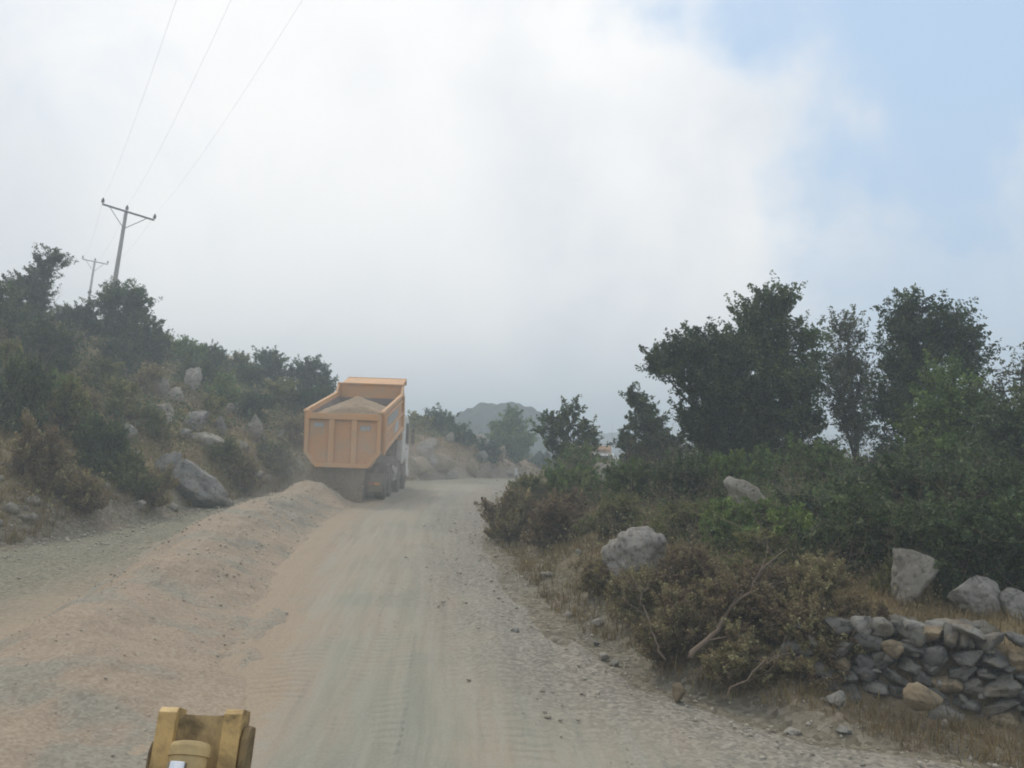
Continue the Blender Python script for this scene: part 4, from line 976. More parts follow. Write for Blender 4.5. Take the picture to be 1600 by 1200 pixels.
def dump_truck(loc, rz, label, tilt):
    t = empty('dump_truck', loc, rz, label, 'dump truck')
    tm = Matrix.Rotation(tilt, 4, 'X')
    H = -HINGE; Mh = Matrix.Translation(H)
    # tipper body, modelled about its hinge so that it can tip
    f, T_ = FLOOR, TOP
    outer = [(-HW, T_), (-HW, f + .48), (-.88, f), (.88, f), (HW, f + .48), (HW, T_)]
    inner = [(HW - .07, T_), (HW - .07, f + .5), (.86, f + .07), (-.86, f + .07), (-HW + .07, f + .5), (-HW + .07, T_)]
    b = MB().prism(outer + inner, 0.0, LEN, 'y', Mh).build('body', ORANGE2, t, .006)
    b.location = HINGE; b.rotation_euler = (tilt, 0, 0)
    li = .003
    inl = [(-HW + .07 + li, T_ - .05), (-HW + .07 + li, f + .5), (-.86, f + .07 + li), (.86, f + .07 + li), (HW - .07 - li, f + .5), (HW - .07 - li, T_ - .05)]
    inl2 = [(x * .994, z + .004) for x, z in inl][::-1]
    m = MB().prism(inl + inl2, .04, LEN - .05, 'y', Mh)
    for k in range(3): m.box(-.75 + k * .65, -.67 + k * .65, LEN - .1, LEN - .05, f + .1, T_ - .25, Mh)
    m.box(-1.17, 1.17, LEN - .055, LEN - .04, f + .1, T_ - .12, Mh)
    m.build('inner_lining', WORN, b)
    for s in (-1, 1):
        MB().box(s * (HW + .0) - .055, s * (HW + .0) + .055, -.02, LEN + .02, T_ - .01, T_ + .11, Mh).build('top_rail', ORANGE, b, .015)
        MB().box(min(s * HW, s * (HW + .075)), max(s * HW, s * (HW + .075)), .36, LEN - .28, f + .40, f + .54, Mh).build('bottom_rail', ORANGE, b, .015)
        MB().box(min(s * HW, s * (HW + .055)), max(s * HW, s * (HW + .055)), .38, LEN - .28, f + .98, f + 1.08, Mh).build('side_rib', ORANGE, b, .012)
        MB().box(min(s * HW, s * (HW + .045)), max(s * HW, s * (HW + .045)), .38, LEN - .28, T_ - .22, T_ - .13, Mh).build('side_rib', ORANGE, b, .012)
        for yy, ww in ((0.0, .10), (.24, .13), (LEN - .26, .24)):
            MB().prism([(yy, f + .36), (yy + ww, f + .36), (yy + ww, T_ - .012), (yy, T_ - .012)], s * HW, s * (HW + .085), 'x', Mh).build('side_post', ORANGE, b, .012)
        # painted panel with worn lettering
        e = MB().box(min(s * (HW + .001), s * (HW + .006)), max(s * (HW + .001), s * (HW + .006)), 1.35, 3.95, f + 1.10, f + 1.40, Mh).build('name_panel', DECALB, b)
        m = MB()
        for i, (y0, wl) in enumerate(((1.5, .2), (1.78, .14), (2.0, .24), (2.32, .16), (2.56, .22), (2.86, .12), (3.06, .24), (3.38, .18), (3.62, .2))):
            m.box(min(s * (HW + .006), s * (HW + .01)), max(s * (HW + .006), s * (HW + .01)), y0, y0 + .05, f + 1.14, f + 1.36, Mh)
            m.box(min(s * (HW + .006), s * (HW + .01)), max(s * (HW + .006), s * (HW + .01)), y0 + .052, y0 + wl, f + (1.31 if i % 2 else 1.14), f + (1.36 if i % 2 else 1.19), Mh)
        m.build('lettering', DECAL, b)
        MB().prism([(3.0, f + .60), (4.1, f + .60), (4.35, f + .92), (3.25, f + .92)], s * (HW + .002), s * (HW + .008), 'x', Mh).build('emblem', DECAL, b)
        # sloping underside wing plate at the tail, seen below the gate
        MB().prism([(0, 0), (.0, .0)] and [(-.02, f - .03), (-.02, f + .02), (.9, f + .02), (.9, f - .03)], s * .5, s * .9, 'x', Mh).build('floor_edge', ORANGE, b)
    hb = MB().box(-HW, HW, LEN - .04, LEN + .04, f, T_ + .36, Mh)
    hb.build('headboard', ORANGE, b, .01)
    for s in (-1, 1):
        MB().prism([(LEN - .55, T_ + .10), (LEN - .04, T_ + .10), (LEN - .04, T_ + .36), (LEN - .12, T_ + .36)], s * (HW - .04), s * (HW + .04), 'x', Mh).build('gusset', ORANGE, b)
    MB().box(-HW - .05, HW + .05, LEN - .075, LEN + .06, T_ + .362, T_ + .43, Mh).build('headboard_lip', ORANGE, b, .012)
    MB().prism([(LEN + .062, T_ + .36), (LEN + .062, T_ + .42), (LEN + 1.25, T_ + .50), (LEN + 1.25, T_ + .44)], -HW + .12, HW - .02, 'x', Mh).build('cab_canopy', ORANGE, b, .01)
    MB().box(-HW + .12, HW - .02, LEN + 1.252, LEN + 1.29, T_ + .26, T_ + .52, Mh).build('canopy_front', ORANGE, b, .01)
    m = MB()
    for k in range(6): m.box(-.75, .75, .7 + k * .85, .8 + k * .85, f - .12, f - .004, Mh)
    for s in (-1, 1): m.box(s * .43 - .05, s * .43 + .05, 0.1, LEN, f - .2, f - .122, Mh)
    m.build('cross_bearers', CHASS, b)
    # tailgate hanging plumb from its top pivots
    def rot(p): return HINGE + Matrix.Rotation(tilt, 3, 'X') @ (Vector(p) - HINGE)
    pv = rot((0, -.08, TOP + .03)); g0 = pv.y - .05; zt = pv.z - .02; zb = zt - 1.70
    oc = [(-1.235, zt), (-1.235, zb + .43), (-.86, zb), (.86, zb), (1.235, zb + .43), (1.235, zt)]
    gate = MB().prism(oc, g0 - .0, g0 + .05, 'y').build('tailgate', ORANGE2, t, .004)
    def strip(pa, pb, wdt, th=.085, nm='gate_frame'):
        a, c = Vector((pa[0], 0, pa[1])), Vector((pb[0], 0, pb[1])); d = (c - a).normalized(); n = Vector((-d.z, 0, d.x)) * wdt
        pts = [(a.x, a.z), (c.x, c.z), (c.x + n.x, c.z + n.z), (a.x + n.x, a.z + n.z)]
        return pts
    fr = [((1.235, zt - .002), (-1.235, zt - .002), .20), ((-.86, zb), (.86, zb), .12)]
    m = MB(); th = .085
    m.prism([(-1.235, zt - .20), (1.235, zt - .20), (1.235, zt), (-1.235, zt)], g0 - th, g0 - .001, 'y')
    m.prism([(-1.235, zb + .43), (-1.11, zb + .46), (-1.11, zt - .20), (-1.235, zt - .20)], g0 - th, g0 - .001, 'y')
    m.prism([(1.235, zb + .43), (1.11, zb + .46), (1.11, zt - .20), (1.235, zt - .20)][::-1], g0 - th, g0 - .001, 'y')
    m.prism([(-.86, zb), (-.80, zb + .125), (-1.11, zb + .46), (-1.235, zb + .43)], g0 - th, g0 - .001, 'y')
    m.prism([(.86, zb), (.80, zb + .125), (1.11, zb + .46), (1.235, zb + .43)][::-1], g0 - th, g0 - .001, 'y')
    m.prism([(-.86, zb), (.86, zb), (.80, zb + .125), (-.80, zb + .125)], g0 - th, g0 - .001, 'y')
    m.build('gate_frame', ORANGE, gate, .012)
    for s in (-1, 1):
        MB().box(s * .37 - .09, s * .37 + .09, g0 - .078, g0 - .001, zb + .126, zt - .201).build('gate_rib', ORANGE, gate, .014)
        MB().tube([(s * 1.30, pv.y - .09, pv.z + .02), (s * 1.12, pv.y - .09, pv.z + .02)], .05, 12).build('gate_pivot', ORANGE, gate)
    for cx_, cz in ((-.80, zt - .38), (.72, zt - .45)):
        pl = MB().box(cx_ - .17, cx_ + .17, g0 - .006, g0 - .001, cz - .075, cz + .075)
        pl = pl.build('maker_plate', DECALB, gate)
        q = MB()
        for i in range(5): q.box(cx_ - .13 + i * .055, cx_ - .10 + i * .055, g0 - .011, g0 - .0065, cz - .045, cz + .045)
        q.box(cx_ - .13, cx_ + .14, g0 - .011, g0 - .0065, cz - .062, cz - .05)
        q.build('plate_lettering', DECAL, pl)
    # chassis
    m = MB()
    for s in (-1, 1): m.box(s * .43 - .04, s * .43 + .04, .15, 8.3, .72, .98)
    for y in (.2, 1.0, 1.9, 2.8, 4.2, 5.4, 6.6, 8.2): m.box(-.39, .39, y, y + .1, .76, .94)
    ch = m.build('chassis', CHASS, t, .006)
    MB().box(-1.2, 1.2, .12, .22, .50, .66).build('rear_bumper', CHASS, ch, .01)
    for s in (-1, 1): MB().box(s * .8 - .03, s * .8 + .03, .16, .3, .66, .8).build('bumper_bracket', CHASS, ch)
    for s in (-1, 1):
        lc = MB().box(s * 1.02 - .2, s * 1.02 + .2, .06, .118, .52, .64).build('tail_light', CHASS, t, .008)
        MB().box(s * 1.02 - .18, s * 1.02 - .02, .05, .058, .54, .62).build('red_lens', REDL, lc)
        MB().box(s * 1.02 + .0, s * 1.02 + .18, .05, .058, .54, .62).build('amber_lens', AMBER, lc)
        MB().box(s * .98 - .28, s * .98 + .28, .32, .34, .30, .90).build('mud_flap', FLAP, t)
        for ya in (1.1, 2.45):
            pts = []
            for k in range(9):
                a = math.pi * (.08 + .84 * k / 8); pts.append((ya + .66 * math.cos(a), .52 + .66 * math.sin(a)))
            pts += [(y_ + (ya - y_) * .04, z_ - .025) for y_, z_ in pts[::-1]]
            MB().prism(pts, s * .66, s * 1.24, 'x').build('mudguard', CHASS, t)
    MB().box(-.25, .25, .06, .1, .8, .93).build('number_plate', WHITE, t)
    m = MB()
    for ya in (1.1, 2.45, 5.05, 6.95): m.tube([(-.95, ya, .52), (.95, ya, .52)], .075, 10)
    m.tube([(0, 1.1, .56), (0, 5, .75)], .05, 8); m.build('axles', CHASS, t)
    # wheels
    tyre_p = [(-.145, .34), (-.15, .40), (-.15, .48), (-.125, .515), (-.05, .525), (.05, .525), (.125, .515), (.15, .48), (.15, .40), (.145, .34)]
    rim_p = [(-.12, .335), (-.12, .30), (.02, .28), (.04, .16), (.10, .15), (.11, .05), (.115, .0)]
    proto = None
    for ya, xs in ((1.1, (1.10, .77)), (2.45, (1.10, .77)), (5.05, (1.08,)), (6.95, (1.08,))):
        for s in (-1, 1):
            for xo in xs:
                if proto is None:
                    proto = empty('wheel', (0, 0, 0)); proto.parent = t
                    m = MB().lathe(tyre_p, 36)
                    for k in range(36):
                        a = 2 * math.pi * k / 36; c_, s_ = math.cos(a), math.sin(a)
                        Mx = Matrix.Rotation(a, 4, 'X')
                        m.box(-.135, -.03, -.02, .02, .516, .538, Mx @ Matrix.Rotation(.2, 4, 'Z')); m.box(.03, .135, -.02, .02, .516, .538, Mx @ Matrix.Rotation(-.2, 4, 'Z'))
                    m.build('tyre', TYRE, proto)
                    MB().lathe(rim_p, 28).build('rim', STEELG, proto)
                    w_ = proto
                else: w_ = copy_tree(proto, t)
                w_.location = (s * xo, ya, .525); w_.rotation_euler = (0, 0, 0 if s > 0 else math.pi)
    # tanks, guards, ladder, exhaust on the right, spare items on the left
    MB().tube([(1.0, 3.25, .78), (1.0, 4.15, .78)], .27, 18).build('fuel_tank', STEELG, t)
    MB().box(-1.22, -.55, 3.2, 4.2, .55, 1.05).build('battery_box', CHASS, t, .02)
    for s in (-1, 1):
        for z in (.52, .86):
            MB().box(s * 1.22 - .02, s * 1.22 + .02, 3.1, 4.35, z, z + .1).build('side_guard', STEELG, t, .006)
    m = MB(); m.tube([(1.0, 5.62, .8), (1.05, 5.62, 2.2), (1.05, 5.6, 2.75)], .075, 12); m.build('exhaust_stack', STEELG, t)
    MB().tube([(.8, 5.66, 1.3), (.8, 5.66, 2.2)], .19, 14).build('air_filter', CHASS, t)
    m = MB()
    for x in (.62, .92): m.tube([(x * 1.0, 4.55, .75), (x, 4.55, 1.15)], .02, 6)
    m.build('step', STEELG, t)
    for s in (-1, 1):
        for ya in (5.05,):
            pts = []
            for k in range(9):
                a = math.pi * (.05 + .9 * k / 8); pts.append((ya + .64 * math.cos(a), .55 + .64 * math.sin(a)))
            pts += [(y_ + (ya - y_) * .05, z_ - .03) for y_, z_ in pts[::-1]]
            MB().prism(pts, s * .9, s * 1.25, 'x').build('mudguard', CHASS, t)
    # cab
    prof = [(5.95, .95), (6.35, .62), (6.42, .95), (6.65, 1.18), (7.25, 1.18), (7.48, .95), (7.55, .45), (8.2, .45), (8.28, 1.5), (8.16, 2.35), (7.98, 2.9), (7.6, 3.02), (6.1, 3.0), (5.95, 2.85)]
    prof = [(5.95, 1.02), (6.30, 1.02), (6.45, 1.16), (7.45, 1.16), (7.6, .95), (7.6, .5), (8.2, .5), (8.28, 1.5), (8.16, 2.3), (7.98, 2.72), (7.6, 2.86), (6.1, 2.84), (5.95, 2.7)]
    cab_ = MB().prism(prof, -1.22, 1.22, 'x').build('cab', WHITE, t, .04)
    for s in (-1, 1):
        MB().prism([(6.95, 1.8), (8.02, 1.72), (7.96, 2.3), (7.82, 2.58), (6.95, 2.58)], s * 1.222, s * 1.232, 'x').build('side_window', GLASS, cab_)
        MB().prism([(6.88, 1.2), (8.1, 1.15), (8.12, 1.66), (6.88, 1.74)], s * 1.221, s * 1.235, 'x').build('door_panel', WHITE, cab_, .006)
        MB().box(s * 1.24 - .02, s * 1.24 + .02, 6.95, 7.1, 1.55, 1.6).build('door_handle', CHASS, cab_)
        mm = MB().box(s * 1.40 - .07, s * 1.40 + .07, 8.02, 8.10, 1.75, 2.35).build('mirror', CHASS, cab_, .02)
        MB().tube([(s * 1.2, 8.1, 2.5), (s * 1.4, 8.1, 2.45), (s * 1.4, 8.1, 1.7), (s * 1.2, 8.12, 1.65)], .015, 6).build('mirror_arm', CHASS, mm)
        hl = MB().box(s * .95 - .2, s * .95 + .2, 8.262, 8.31, .78, .98).build('headlight', CHASS, cab_, .01)
        MB().box(s * .95 - .17, s * .95 + .17, 8.312, 8.325, .8, .96).build('lens', LENS, hl)
    MB().prism([(8.285, 1.62), (8.18, 2.3), (8.03, 2.68), (8.05, 2.70), (8.20, 2.31), (8.305, 1.62)], -1.08, 1.08, 'x').build('windscreen', GLASS, cab_)
    MB().box(-.5, .5, 8.26, 8.3, 1.05, 1.5).build('grille', CHASS, cab_, .01)
    MB().box(-1.24, 1.24, 8.2, 8.36, .42, .76).build('front_bumper', WHITE, cab_, .03)
    MB().box(-1.0, 1.0, 8.1, 8.35, 2.80, 2.90).build('sun_visor', WHITE, cab_, .01)
    MB().box(-.9, .9, 5.938, 5.949, 2.0, 2.55).build('rear_window', GLASS, cab_)
    return t
TX, TY = -5.24, 29.55
tz = gz(TX, TY + 3) + .03
slope = math.atan2(gz(TX, TY + 7) - gz(TX, TY + 1), 6)
truck = dump_truck((TX, TY, gz(TX, TY + 1) + .0), R(.2), 'large orange tipper dumping gravel from its raised body on the left of the road', TILT)
truck.rotation_euler = (slope, 0, R(.2)); truck.scale = (.96, 1, 1)
# a second dumper coming up the road beyond the crest, body down
FX, FY = 6.35, 68.0
far = copy_tree(truck); far.location = (FX, FY + 8, gz(FX, FY + 4)); far.rotation_euler = (0, 0, math.pi + R(1))
tag(far, 'far dumper with orange canopy and white cab roof, half hidden beyond the crest', 'dump truck')
for ch in far.children:
    if ch.name.startswith('body'): ch.rotation_euler = (0, 0, 0)
    if ch.name.startswith('tailgate'): ch.location = (0, .27, .12)

# gravel load heaped in the tipped body
def load():
    nx, ny = 60, 110; gx, gy = np.meshgrid(np.linspace(-1.168, 1.168, nx), np.linspace(.03, 5.4, ny))
    Mt = np.array(Matrix.Rotation(TILT, 3, 'X')); r = np.hypot((gx - .22) * 1.0, (gy - 1.25) * .75)
    z = 3.30 - .42 * r + .05 * fbm(gx * 2, gy * 2, 3, 4) + .02 * fbm(gx * 8, gy * 8, 5, 2)
    z = np.maximum(z, FLOOR + .55 + .12 * fbm(gx, gy, 9, 3)); z = z - .25 * sstep(gy, .5, 0) ; z = np.minimum(z, 3.28)
    P = np.stack([gx, gy, z], -1).reshape(-1, 3); P = (P - np.array(HINGE)) @ Mt.T + np.array(HINGE)
    k = np.arange(nx * ny).reshape(ny, nx)
    o = np_mesh('gravel_load', P, np.stack([k[:-1, :-1], k[:-1, 1:], k[1:, 1:], k[1:, :-1]], -1).reshape(-1, 4), GRAVL, None, True)
    o.location = truck.location; o.rotation_euler = truck.rotation_euler; o.scale = truck.scale
    tag(o, 'cone of tan gravel heaped inside the raised orange tipper body', 'gravel')
GRAVL = mat_gravel('brown_gravel_load', (.38, .28, .19), (.33, .265, .19))
load()
def spill():
    """gravel sliding out under the gate: a ragged curtain plus loose grains"""
    rng = np.random.default_rng(3)
    nx, ny = 90, 50; u, v = np.meshgrid(np.linspace(-1, 1, nx), np.linspace(0, 1, ny))
    x = u * (.86 - .05 * v) - .20 + .03 * vn(u * 9, v * 2, 4); y = .12 - .55 * v + .10 * fbm(u * 5, v * 1.5, 6, 3) + .05 * vn(u * 18, v * 3, 8)
    z = 1.28 - 1.35 * v
    P = np.stack([x, y, z], -1).reshape(-1, 3); P2 = P + np.array([0, .16, 0])
    k = np.arange(nx * ny).reshape(ny, nx); q = np.stack([k[:-1, :-1], k[:-1, 1:], k[1:, 1:], k[1:, :-1]], -1).reshape(-1, 4)
    n = 4500; c = np.stack([rng.uniform(-1.1, .72, n), rng.uniform(-.65, .1, n), rng.uniform(0, 1, n)], 1); c[:, 1] -= 0; c[:, 2] = 1.25 * (1 - c[:, 2] ** .8) ; c[:, 1] = .05 - (1.25 - c[:, 2]) * .5 + rng.normal(0, .10, n)
    s = rng.uniform(.008, .02, n)[:, None]
    T4 = np.array([[1, 1, 1], [-1, -1, 1], [-1, 1, -1], [1, -1, -1]], float)
    Vg = (c[:, None] + T4[None] * s[:, None]).reshape(-1, 3); kk = np.arange(n)[:, None, None] * 4
    Fg_ = (kk + np.array([[0, 1, 2], [0, 3, 1], [0, 2, 3], [1, 3, 2]])[None]).reshape(-1, 3)
    o = np_mesh('falling_gravel', np.concatenate([P, P2, Vg]), [q, q[:, ::-1] + nx * ny, Fg_ + 2 * nx * ny], GRAV2, None, True)
    o.location = truck.location; o.rotation_euler = truck.rotation_euler; o.scale = truck.scale
    tag(o, 'brown curtain of gravel pouring out under the tailgate of the near dumper', 'falling gravel', kind='stuff')
GRAV2 = mat_gravel('lightened_gravel', (.50, .40, .29), (.40, .34, .26))  # paler than the ridge gravel: colour lifted to offset shade under the gate
spill()

# ================================================================== POWER LINE
POLEM = mat_plain('weathered_concrete_pole', (.34, .33, .31), .85, 0, (.22, .21, .20), 2, .6)
IRON = mat_plain('galvanised_iron', (.13, .13, .13), .6, .4)
PORC = mat_plain('brown_porcelain', (.07, .05, .045), .3)
WIREM = mat_plain('aluminium_wire', (.5, .5, .5), .5, .3)
def pole(tp, bp, Y, la, lb, label, wscale=1.0):
    """tp/bp: where top and a lower point of the mast are seen; la/lb: arm ends (px, py, Y)"""
    top, low = Vector(at(*tp, Y)), Vector(at(*bp, Y)); d = (low - top).normalized()
    p = top.copy(); t = 0
    while p.z > gz(p.x, p.y) - .3 and t < 25: p = p + d * .1; t += .1
    root = empty('power_pole', p, 0, label, 'power pole')
    inv = -p
    q = lambda v: Vector(v) - p
    MB().tube([q(p), q(top)], [.17 * wscale, .10 * wscale], 10).build('mast', POLEM, root, smooth=True)
    A, B_ = Vector(at(*la)), Vector(at(*lb)); ax = (B_ - A).normalized(); m = MB()
    up = -d; side = ax.cross(up).normalized() * .05
    V = [A - up * .05 - side, A - up * .05 + side, A + up * .05 + side, A + up * .05 - side]; W2 = [v + (B_ - A) for v in V]
    m.add([q(v) for v in V + W2], [(0, 1, 2, 3), (7, 6, 5, 4), (0, 4, 5, 1), (1, 5, 6, 2), (2, 6, 7, 3), (3, 7, 4, 0)])
    m.build('crossarm', IRON, root)
    mid = A + ax * ((top - A).dot(ax)); jn = mid + d * (1.05 * wscale)
    for e in (A.lerp(B_, .13), A.lerp(B_, .87)):
        MB().tube([q(e), q(jn)], .022 * wscale, 6).build('brace', IRON, root)
    tips = []
    for c in (A, mid, B_):
        Mx = Matrix.Translation(q(c)) @ up.to_track_quat('X', 'Z').to_matrix().to_4x4()
        s = wscale
        MB().lathe([(0.02, .02), (.1 * s, .025), (.11 * s, .09 * s), (.16 * s, .10 * s), (.18 * s, .05 * s), (.22 * s, .09 * s), (.27 * s, .09 * s), (.29 * s, .045 * s), (.34 * s, .06 * s), (.38 * s, .04 * s)], 12, Mx).build('insulator', PORC, root)
        tips.append(c + up * .36 * s)
    return root, tips
P1, tips1 = pole((197, 332), (180, 436), 55, (160, 319, 54.2), (241, 344, 55.8), 'nearer and taller power pole leaning right above the left hill')
P2, tips2 = pole((148, 409), (137, 478), 104, (129, 405, 102.8), (168, 413, 105.2), 'farther and smaller power pole, left of the taller leaning one', 1.1)
near_pts = []
for (px, py, Yn) in ((275, 2, 20.5), (360, 2, 21.2), (470, 4, 21.9)): near_pts.append(Vector(at(px, py, Yn)))
WL = ['left overhead wire of the nearer span, highest in the photo', 'middle overhead wire of the nearer span', 'right overhead wire of the nearer span, lowest slope over the dumper']
for i in range(3):
    a, n_ = tips1[i], near_pts[i]; d = n_ - a
    e = a + d * 1.75; e.z = a.z + (n_.z - a.z) * 1.75 + 1.0
    pts = []
    for k in range(41):
        t = k / 40; p = a.lerp(e, t); p.z -= 4 * t * (1 - t) * 1.1
        pts.append(p)
    # bring the curve back through the observed point
    dz = n_.z - np.interp(1 / 1.75, np.linspace(0, 1, 41), [p.z for p in pts])
    for k, p in enumerate(pts): p.z += dz * min(1, (k / 40) * 1.75)
    o = MB().tube(pts, .0026, 5).build('overhead_wire', WIREM); tag(o, WL[i], 'overhead wire', 'overhead wires')
    a, e = tips1[i], tips2[i]; pts = []
    for k in range(25):
        t = k / 24; p = a.lerp(e, t); p.z -= 4 * t * (1 - t) * .9; pts.append(p)
    o = MB().tube(pts, .0045, 5).build('overhead_wire', WIREM)
    tag(o, ('left', 'middle', 'right')[i] + ' faint wire strung between the taller and the smaller power pole', 'overhead wire', 'overhead wires')

# ================================================================== MARKER POST, BRANCHES
p = G(806, 748); ps = empty('marker_post', (p[0], p[1], gz(p[0], p[1]) - .05), 0, 'small white marker post at the road crest, left of the dark far shrub', 'marker post')
MB().box(-.09, .09, -.09, .09, 0, .6).build('post', WHITE, ps, .02)
MB().prism([(-.1, .6), (.1, .6), (.0, .72)], -.1, .1, 'y').build('cap', WHITE, ps)
def branch(pts, r, label, seed, mat=TWIG, subs=9, spread=.5):
    rng = np.random.default_rng(seed); P = [np.array(q, float) for q in pts]; m = MB()
    Q = []
    for a, b_ in zip(P[:-1], P[1:]):
        for k in range(5): Q.append(a + (b_ - a) * k / 5 + rng.normal(0, .02, 3))
    Q.append(P[-1]); n = len(Q)
    m.tube(Q, [r * (1 - .75 * i / n) for i in range(n)], 7)
    for k in range(subs):
        i = rng.integers(n // 5, n - 1); c = Q[i]; d = (Q[min(i + 1, n - 1)] - Q[i - 1]); d /= np.linalg.norm(d); d = d + rng.normal(0, .6, 3); d[2] = abs(d[2]) * .6 + .1
        L_ = spread * rng.uniform(.5, 1.3); e = c + d * L_; mid = (c + e) / 2 + rng.normal(0, .05, 3)
        m.tube([c, mid, e], [r * .4, r * .25, .003], 5)
        for j in range(2):
            e2 = mid + (d + rng.normal(0, .5, 3)) * L_ * .5; m.tube([mid, e2], [r * .18, .002], 4)
    o = m.build('dead_branch', mat, smooth=True); tag(o, label, 'branch')
def aw(px, py, Y): return at(px, py, Y)
branch([aw(1078, 1030, 9.7), aw(1120, 985, 9.9), aw(1165, 925, 10.1), aw(1195, 885, 10.3)], .035, 'thick brown fallen branch lying diagonally over the brambles', 1, spread=.35)
branch([aw(1040, 1030, 9.9), aw(1018, 985, 10), aw(1000, 930, 10.1), aw(990, 900, 10.2)], .014, 'thin pale forked twig standing in front of the big grey boulder', 2, subs=7, spread=.3)
branch([aw(1210, 900, 11.5), aw(1200, 850, 11.6), aw(1175, 800, 11.7)], .012, 'bare stalk arching over the green shrubs below the slab rock', 3, subs=8, spread=.3)
branch([aw(1278, 905, 13), aw(1285, 850, 13), aw(1290, 805, 13)], .010, 'upright bare stalk left of the tall pale boulder', 4, subs=8, spread=.3)
branch([aw(1150, 960, 10.6), aw(1215, 930, 10.8), aw(1260, 890, 11)], .016, 'thin bare branch crossing the brambles right of the fallen branch', 5, subs=8, spread=.35)
branch([aw(1130, 1090, 9.0), aw(1190, 1040, 9.1), aw(1235, 1020, 9.3)], .010, 'low bare twig in the dark bramble above the yellowish stone', 6, subs=7, spread=.3)

# ================================================================== LOADER ARM IN FRONT OF THE CAMERA
YEL = mat_plain('dirty_yellow_paint', (.58, .40, .16), .5, 0, (.115, .085, .05), 5.5, .95, .35)
YELD = mat_plain('oily_dirty_steel', (.24, .17, .08), .6, 0, (.07, .052, .033), 6, .95)
YELW = mat_plain('yellow_web_paint', (.50, .37, .18), .55, 0, (.12, .09, .05), 5, 1.0)
YELC = mat_plain('yellow_cylinder_paint', (.56, .42, .20), .45, 0, (.22, .16, .09), 7, .5)
CHR = mat_plain('chrome_rod', (.75, .76, .78), .12, 1.0)
def loader():
    o3 = Vector(at(327, 1109, 3.65)); S = 3.65 / F           # metres per photo pixel here
    root = empty('wheel_loader_front', (o3.x, o3.y, 0), 0, 'yellow bucket linkage of the machine carrying the camera, at the bottom left', 'machine part')
    zt = o3.z
    Ml = Matrix.Translation((0, 0, zt)) @ Matrix.Rotation(ROLL * 0, 4, 'Y')
    # lever leans away from the driver: plates run down and back towards the camera
    lean = Matrix.Translation((0, 0, zt)) @ Matrix.Rotation(R(-20), 4, 'X')
    h = .95
    for x0, x1, nm in ((-.158, -.090, 'lever_plate'), (.087, .155, 'lever_plate')):
        prof = [(-h, .0), (-h, -.10), (-.02, -.10), (.0, -.075), (.0, .02), (-.10, .03)]
        # prism in the lean frame: (depth y, height z)
        MB().prism([(b_, a) for a, b_ in prof], x0, x1, 'x', lean).build(nm, YEL, root, .0025)
    # recessed web between the plates, dished in section
    n = 14; V = []; Fs_ = []
    zs = [-.022 - i * (h - .02) / 20 for i in range(21)]
    for z in zs:
        for k in range(n + 1):
            u = -1 + 2 * k / n; V.append(lean @ Vector((u * .0875 - .0015, -.01 - .055 * u * u * (1 if z > -h else 1), z)))
    for i in range(20):
        for k in range(n): a = i * (n + 1) + k; Fs_.append((a, a + n + 1, a + n + 2, a + 1))
    m = MB().add(V, Fs_); m.box(-.0895, .0865, .004, .03, -h, -.022, lean); m.build('web', YELW, root, smooth=False)
    for x0, x1, z0 in ((-.176, -.160, -.11), (.157, .186, -.055)):
        prof = [(-h, .02), (-h, -.09), (z0 - .05, -.09), (z0 - .012, -.07), (z0, -.03), (z0, .02)]
        MB().prism([(b_, a) for a, b_ in prof], x0, x1, 'x', lean).build('side_flange', YELD, root, .008)
    # tilt cylinder and its bright rod, pointing up at the lever from the driver's side
    c0 = lean @ Vector((.0, -.155, -.125)); c1 = lean @ Vector((.0, -.24, -.95))
    ax = (c1 - c0).normalized()
    Mx = Matrix.Translation(c0) @ ax.to_track_quat('X', 'Z').to_matrix().to_4x4()
    MB().lathe([(0, .050), (.004, .066), (.018, .072), (.05, .073), (.052, .066), (.8, .066)], 36, Mx).build('tilt_cylinder', YELC, root, smooth=False)
    c2 = lean @ Vector((.0, -.272, -.195)); Mr = Matrix.Translation(c2) @ ax.to_track_quat('X', 'Z').to_matrix().to_4x4()
    MB().lathe([(0, .030), (.003, .034), (.7, .034)], 24, Mr).build('rod', CHR, root, smooth=False)
    Mr2 = Matrix.Translation(c2 + ax * .03) @ ax.to_track_quat('X', 'Z').to_matrix().to_4x4()
    MB().lathe([(0, .036), (.003, .050), (.05, .052), (.6, .052)], 24, Mr2).build('rod_gland', CHASS, root)
    # the rest of the front end, below the picture
    zb = zt - .95
    MB().box(-.30, .30, .35, .62, zb - .35, zb + .02).build('cross_tube', YEL, root, .02)
    for s in (-1, 1): MB().prism([(-1.6, zb - .1), (-1.6, zb - .35), (.3, zb - .55), (1.0, .35), (1.15, .5), (.5, zb - .12)], s * .42, s * .50, 'x').build('lift_arm', YEL, root, .01)
    MB().prism([(.75, .2), (.95, .12), (1.75, .12), (1.8, .18), (1.05, .30), (.95, .9), (.85, .95)], -1.2, 1.2, 'x').build('bucket', YELD, root, .01)
    for s in (-1, 1):
        wv_ = MB().lathe([(-.2, .38), (-.22, .5), (-.18, .62), (0, .64), (.18, .62), (.22, .5), (.2, .38)], 28, Matrix.Translation((s * .95, -.6, .66))).build('wheel', TYRE, root)
        MB().lathe([(-.15, .375), (-.1, .2), (.1, .2), (.15, .375)], 20, Matrix.Translation((s * .95, -.6, .66))).build('rim', YEL, wv_)
    MB().box(-.45, .45, -2.2, -.1, .55, .95).build('front_frame', YEL, root, .02)
    MB().tube([(-.8, -.6, .66), (.8, -.6, .66)], .12, 12).build('front_axle', YELD, root)
loader()

